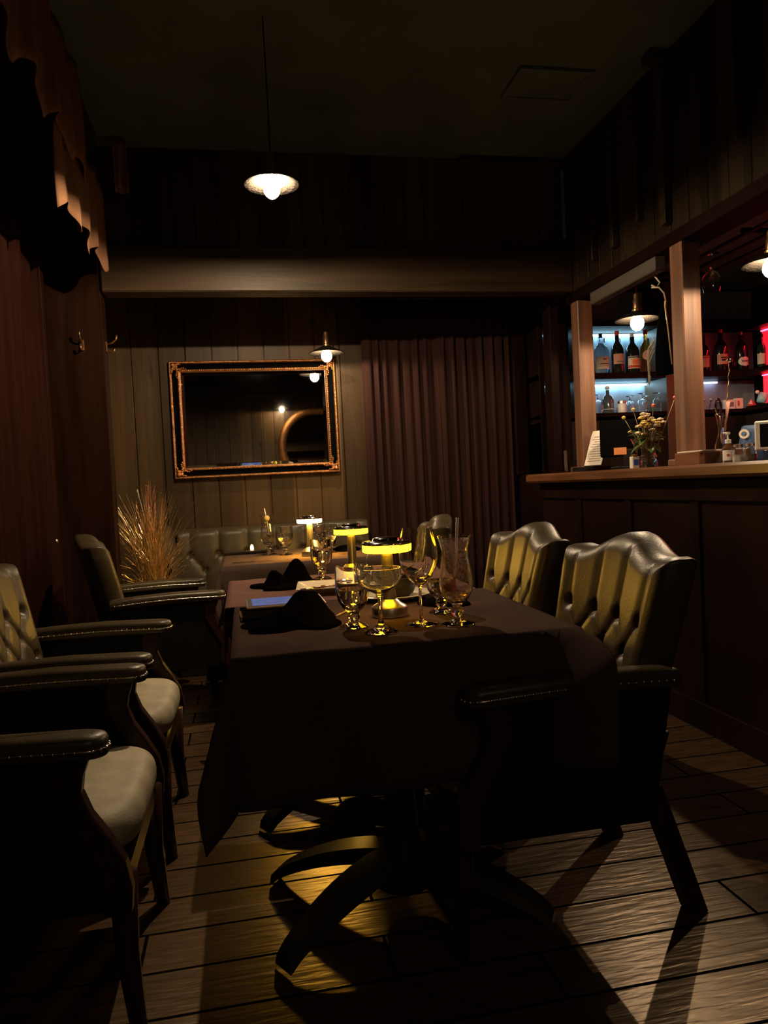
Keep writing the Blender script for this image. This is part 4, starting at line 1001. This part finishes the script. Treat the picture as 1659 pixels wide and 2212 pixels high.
# hanging stemware above the bar
MB_r = MB().box(2.34, 2.62, 2.4, 3.9, 2.165, 2.185, .002)
t = thing('glass_rack', 'dark overhead rack for stemware above the bar', 'rack', (0, 0, 0))
for x in (2.36, 2.48, 2.60): MB().box(x-.012, x+.012, 2.3, 3.9, 2.19, 2.2, .001).build('rail', 'bar', t)
for y in (2.4, 3.1, 3.8): MB().box(2.34, 2.62, y-.01, y+.01, 2.2, 2.22, .001).build('cross_bar', 'bar', t)
for y in (2.4, 3.8):
    MB().box(2.47, 2.49, y-.01, y+.01, 2.22, 2.52).build('hanger', 'bar', t)
HG = 'upturned stemware hanging over the bar'; g1 = None
for x, y, lb in ((2.42, 3.45, 'upturned wine glass hanging from the rack, farthest from the bar lamp'), (2.42, 3.0, 'upturned wine glass hanging beside the cropped bar lamp, left one'), (2.42, 2.9, 'upturned wine glass hanging beside the cropped bar lamp, right one'), (2.54, 3.0, 'upturned wine glass hanging in the second row of the rack')):
    if g1 is None:
        g1 = thing('hanging_wine_glass', lb, 'glass', (x, y, 2.212), PI, HG); g1.rotation_euler = (PI, 0, 0)
        MB().lathe([(.0006, 0)]+[(a, b*.8) for a, b in win_o]+[(a, b*.8) for a, b in win_i[::-1]]+[(.0006, win_i[0][1]*.8)], 36).build('glass_body', 'glass', g1, smooth=True, angle=55)
    else:
        q = dup(g1, lb, (x, y, 2.212), 0, HG); q.rotation_euler = (PI, 0, 0)

# things on the bar top
t = thing('menu_stand', 'printed drinks sheet leaning on a black stand at the far end of the bar', 'menu', (2.14, 4.24, ZB), R(22))
MB().box(-.10, .16, -.02, .10, 0, .03, .003).build('stand_base', 'black', t)
mtx = Matrix.Translation((-.02, 0, .03)) @ Matrix.Rotation(R(22), 4, 'Y')
MB().box(-.006, .0, -.07, .07, 0, .23, .001, m=mtx).build('stand_back', 'black', t)
pp = MB().box(-.009, -.0065, -.065, .068, .005, .235, m=mtx).build('printed_sheet', 'paper', t)
ln = MB()
for i in range(11): ln.box(-.0098, -.009, -.05, .05-.01*(i % 3), .03+i*.016, .034+i*.016, m=mtx)
ln.build('print_lines', 'ink', pp)
t = thing('cash_terminal', 'black point-of-sale screen turned away on the bar behind the printed sheet', 'monitor', (2.24, 4.02, ZB), R(-30))
MB().box(-.10, .10, -.08, .08, 0, .02, .004).build('base', 'black', t)
MB().box(-.03, .03, -.02, .02, .02, .12, .004).build('neck', 'black', t)
MB().box(-.16, .16, -.015, .015, .08, .30, .006, m=Matrix.Rotation(R(-8), 4, 'X')).build('display', 'dark', t)
t = thing('place_card', 'small orange card standing on the bar left of the flowers', 'card', (2.10, 3.86, ZB), R(-30))
MB().box(-.034, .034, -.002, .002, .085, .125).build('card_face', 'orange', t)
MB().box(-.03, .03, -.012, .012, 0, .004, .001).build('card_base', 'black', t); MB().box(-.003, .003, -.003, .003, .004, .086).build('card_pole', 'black', t)
t = thing('stem_glass_small', 'small cordial glass standing behind the orange card', 'glass', (2.17, 3.80, ZB))
MB().lathe([(.025, 0), (.025, .002), (.004, .006), (.003, .1), (.012, .115), (.03, .15), (.035, .17), (.034, .17), (.029, .151), (.011, .118), (.0006, .112)], 28).build('glass_body', 'glass', t, smooth=True, angle=50)

t = thing('flower_vase', 'cut glass vase holding a posy of yellow and cream flowers on the bar', 'vase', (2.08, 3.53, ZB))
MB().lathe([(.0006, 0), (.043, 0), (.046, .004), (.046, .062), (.036, .07), (.034, .085), (.04, .11), (.0385, .11), (.0325, .085), (.0345, .071), (.043, .06), (.043, .008), (.0006, .008)], 40).build('vase_body', 'cut', t, smooth=True, angle=45)
rr = random.Random(21)
fl = bpy.data.objects.new('posy', None)
stm = MB(); heads = []
tgt = []
for i in range(26):
    a = rr.uniform(0, 6.28); s = rr.random()**.6
    tgt.append((math.cos(a)*s*.085, math.sin(a)*s*.085, .19+rr.random()*.105-.04*s))
tgt += [(.125, -.06, .355), (-.10, .06, .27), (-.05, .05, .31), (.02, -.03, .32)]
for x, y, z_ in tgt: stm.tube([(x*.15, y*.15, .03), (x*.35, y*.35, .12), (x, y, z_)], .0016, 5)
stm.build('stems', 'stem', t, smooth=True)
for i, (x, y, z_) in enumerate(tgt):
    mb = MB(); big = i < 26
    col_ = 'petalr' if i in (26, 29) else ('petal' if i % 2 or not big else 'petalp')
    if big:
        for k in range(9):
            a = k*2.4; q = .016*math.sqrt(k/9); mb.ball(x+q*math.cos(a), y+q*math.sin(a), z_+.006-.3*q, .0072, 7, 4, .7)
    else: mb.ball(x, y, z_, .011, 9, 5, .8)
    mb.build('flower', col_, t, smooth=True)
for i in range(24):
    a = rr.uniform(0, 6.28); r_ = rr.uniform(.045, .085); z_ = rr.uniform(.105, .19); L_ = rr.uniform(.04, .07); up = rr.uniform(-.6, .5)
    dx, dy = math.cos(a), math.sin(a); mb = MB()
    def lf(u, v):
        w = .020*math.sin(PI*min(.98, u+.02))**.8*(v-.5)*2
        return (dx*(r_*.5+L_*u)-dy*w, dy*(r_*.5+L_*u)+dx*w, z_+up*L_*u-.02*u*u+abs(w)*.3)
    mb.grid(lf, 8, 4).build('leaf', 'leaf', t, smooth=True, solid=.0008)
t = thing('sugar_caddy', 'small white and blue packet box left of the flower vase on the bar', 'caddy', (2.06, 3.64, ZB))
MB().box(-.02, .02, -.016, .016, 0, .065, .003).build('box', 'white', t); MB().lathe([(.001, .065), (.02, .067), (.02, .075), (.001, .078)], 16).build('lid', 'brass', t, smooth=True, angle=40)
MB().box(-.012, .014, -.0172, -.016, .02, .05).build('print_mark', 'bluep', t)

t = thing('tool_carafe', 'clear hourglass carafe holding bar tools, right of the nearer post', 'carafe', (2.12, 2.985, ZB))
car_o = [(.030, 0), (.031, .003), (.034, .04), (.030, .085), (.016, .13), (.0135, .155), (.019, .195), (.026, .225)]
MB().lathe([(.0006, 0)]+car_o+[(a-.0016, max(b, .005)) for a, b in car_o[::-1]]+[(.0006, .005)], 36).build('carafe_body', 'glass', t, smooth=True, angle=50)
t = thing('bar_spoon', 'long twisted brass bar spoon standing in the carafe', 'bar spoon', (2.12, 2.985, ZB))
pts = [(0.004+.0020*math.cos(i*.9)+.03*i/60, -.004+.0020*math.sin(i*.9)-.018*i/60, .012+i*.0072) for i in range(61)]
MB().tube(pts, .0019, 6).build('twisted_shaft', 'brass', t, smooth=True)
MB().ball(.034, -.022, .456, .013, 12, 8, .8).build('spoon_bowl', 'chrome', t, smooth=True)
t = thing('muddler', 'pinkish wooden muddler standing in the carafe', 'muddler', (2.12, 2.985, ZB))
MB().tube([(.003, -.004, .10), (.012, -.018, .20), (.02, -.026, .275)], [.0045, .0055, .0085], 10).build('muddler_body', 'pink', t, smooth=True)
t = thing('cocktail_strainer', 'round black and chrome cocktail strainer standing in the carafe', 'strainer', (2.12, 2.985, ZB))
rotx = Matrix.Translation((-.012, .0, .255)) @ Matrix.Rotation(R(-55), 4, 'Z') @ Matrix.Rotation(PI/2, 4, 'Y')
MB().lathe([(.026, -.003), (.033, -.003), (.033, .003), (.026, .003)], 36, close=True, m=rotx).build('black_ring', 'black', t, smooth=True, angle=40)
MB().lathe([(.033, -.002), (.039, -.002), (.039, .002), (.033, .002)], 36, close=True, m=rotx).build('chrome_rim', 'chrome', t, smooth=True, angle=40)
MB().tube([(-.008, 0, .215), (-.003, 0, .15), (0, 0, .09)], .004, 8).build('strainer_handle', 'chrome', t, smooth=True)
t = tag(MB().tube([(-.022, .012, .0), (-.024, .016, .16)], .006, 10).build('blue_marker', 'bluep', smooth=True, loc=(2.20, 3.03, ZB+.005)), 'blue plastic stick standing behind the carafe', 'stick')

t = thing('pump_bottle', 'clear pump bottle with white nozzle and red dot label on the bar', 'bottle', (2.1, 2.915, ZB), R(-38))
MB().lathe([(.001, 0), (.026, 0), (.0275, .004), (.0275, .06), (.02, .082), (.011, .088), (.001, .088)], 28).build('bottle_body', 'clrbot', t, smooth=True, angle=50)
MB().lathe([(.001, .086), (.0125, .086), (.0125, .104), (.004, .106), (.004, .125), (.009, .127), (.009, .136), (.001, .137)], 18).build('pump_head', 'white', t, smooth=True, angle=40)
MB().box(-.02, .004, -.004, .004, .129, .136, .002).build('nozzle', 'white', t)
lf = MB().grid(lambda u, v: (.0281*math.cos(-PI/2+(u-.5)*1.9), .0281*math.sin(-PI/2+(u-.5)*1.9), .012+.045*v), 10, 4).build('label_paper', 'white', t, smooth=True)
MB().lathe([(.001, 0), (.006, 0), (.006, .001), (.001, .001)], 16, m=Matrix.Translation((0, -.0278, .035)) @ Matrix.Rotation(PI/2, 4, 'X')).build('red_dot', 'redlab', lf)
for x, y, m_, lb, nm in ((2.10, 2.85, 'salt', 'squat glass jar of white salt beside the pump bottle', 'salt'), (2.11, 2.785, 'spice', 'squat glass jar of brown sugar, right of the salt jar', 'brown_sugar')):
    t = thing('spice_jar', lb, 'jar', (x, y, ZB), 0, 'condiment jars on the bar')
    MB().lathe([(.0006, 0), (.024, 0), (.026, .003), (.026, .045), (.019, .058), (.019, .066), (.0175, .066), (.0175, .058), (.0242, .044), (.0242, .004), (.0006, .004)], 28).build('jar_body', 'glass', t, smooth=True, angle=50)
    MB().lathe([(.0006, .005), (.0235, .005), (.0235, .034), (.0006, .035)], 24).build(nm, m_, t, smooth=True, angle=40)
    MB().lathe([(.001, .066), (.02, .066), (.02, .078), (.001, .08)], 24).build('lid', 'metal', t, smooth=True, angle=40)
t = thing('snack_bag', 'blue and white printed bag standing behind the jars on the bar', 'bag', (2.375, 3.10, ZB), R(-38))
def bagf(u, v, s=1):
    x = (u-.5)*.17*(1-.12*v); return (x+.02*v, s*-.03*math.sin(PI*u)**.6*math.sin(PI*min(1, v*.9+.1))**.5, .175*v-.05*max(0, u-.5)*v)
MB().grid(lambda u, v: bagf(u, v), 16, 16).grid(lambda u, v: bagf(u, v, -1), 16, 16).build('bag_body', 'blue', t, smooth=True)
wp = MB(); wp.prism([(-.0, .14), (.07, .13), (.075, .06), (.04, .05), (.01, .10)], -.034, -.031).build('white_print', 'white', t)
MB().lathe([(.012, 0), (.022, 0), (.022, .002), (.012, .002)], 20, close=True, m=Matrix.Translation((-.045, -.030, .135)) @ Matrix.Rotation(PI/2, 4, 'X')).build('round_print', 'cream', t)
t = thing('payment_tablet', 'white-framed tablet on a stand cut off at the right edge', 'tablet', (2.15, 2.66, ZB), R(-42))
MB().box(-.09, .09, -.006, .006, .045, .165, .005).build('frame', 'white', t)
MB().box(-.07, .078, -.0072, -.006, .058, .152).build('screen', 'black', t)
MB().box(-.03, .03, -.01, .05, 0, .05, .004).build('stand', 'black', t)
t = tag(MB().box(-.06, .06, -.03, .03, 0, .008, .002).build('bar_mat', 'black', loc=(2.13, 2.735, ZB)), 'flat black mat on the bar before the white-framed tablet', 'mat')
# small things at the far left end behind the bar
t = thing('side_niche_tray', 'pale tray propped in the dark niche left of the far bar post', 'tray', (2.16, 4.80, ZB), R(-20))
MB().box(-.05, .05, -.003, .003, 0, .16, .003, m=Matrix.Rotation(R(-10), 4, 'X')).build('tray_face', mat('dull_brown_board', (.14, .11, .08), .5), t)
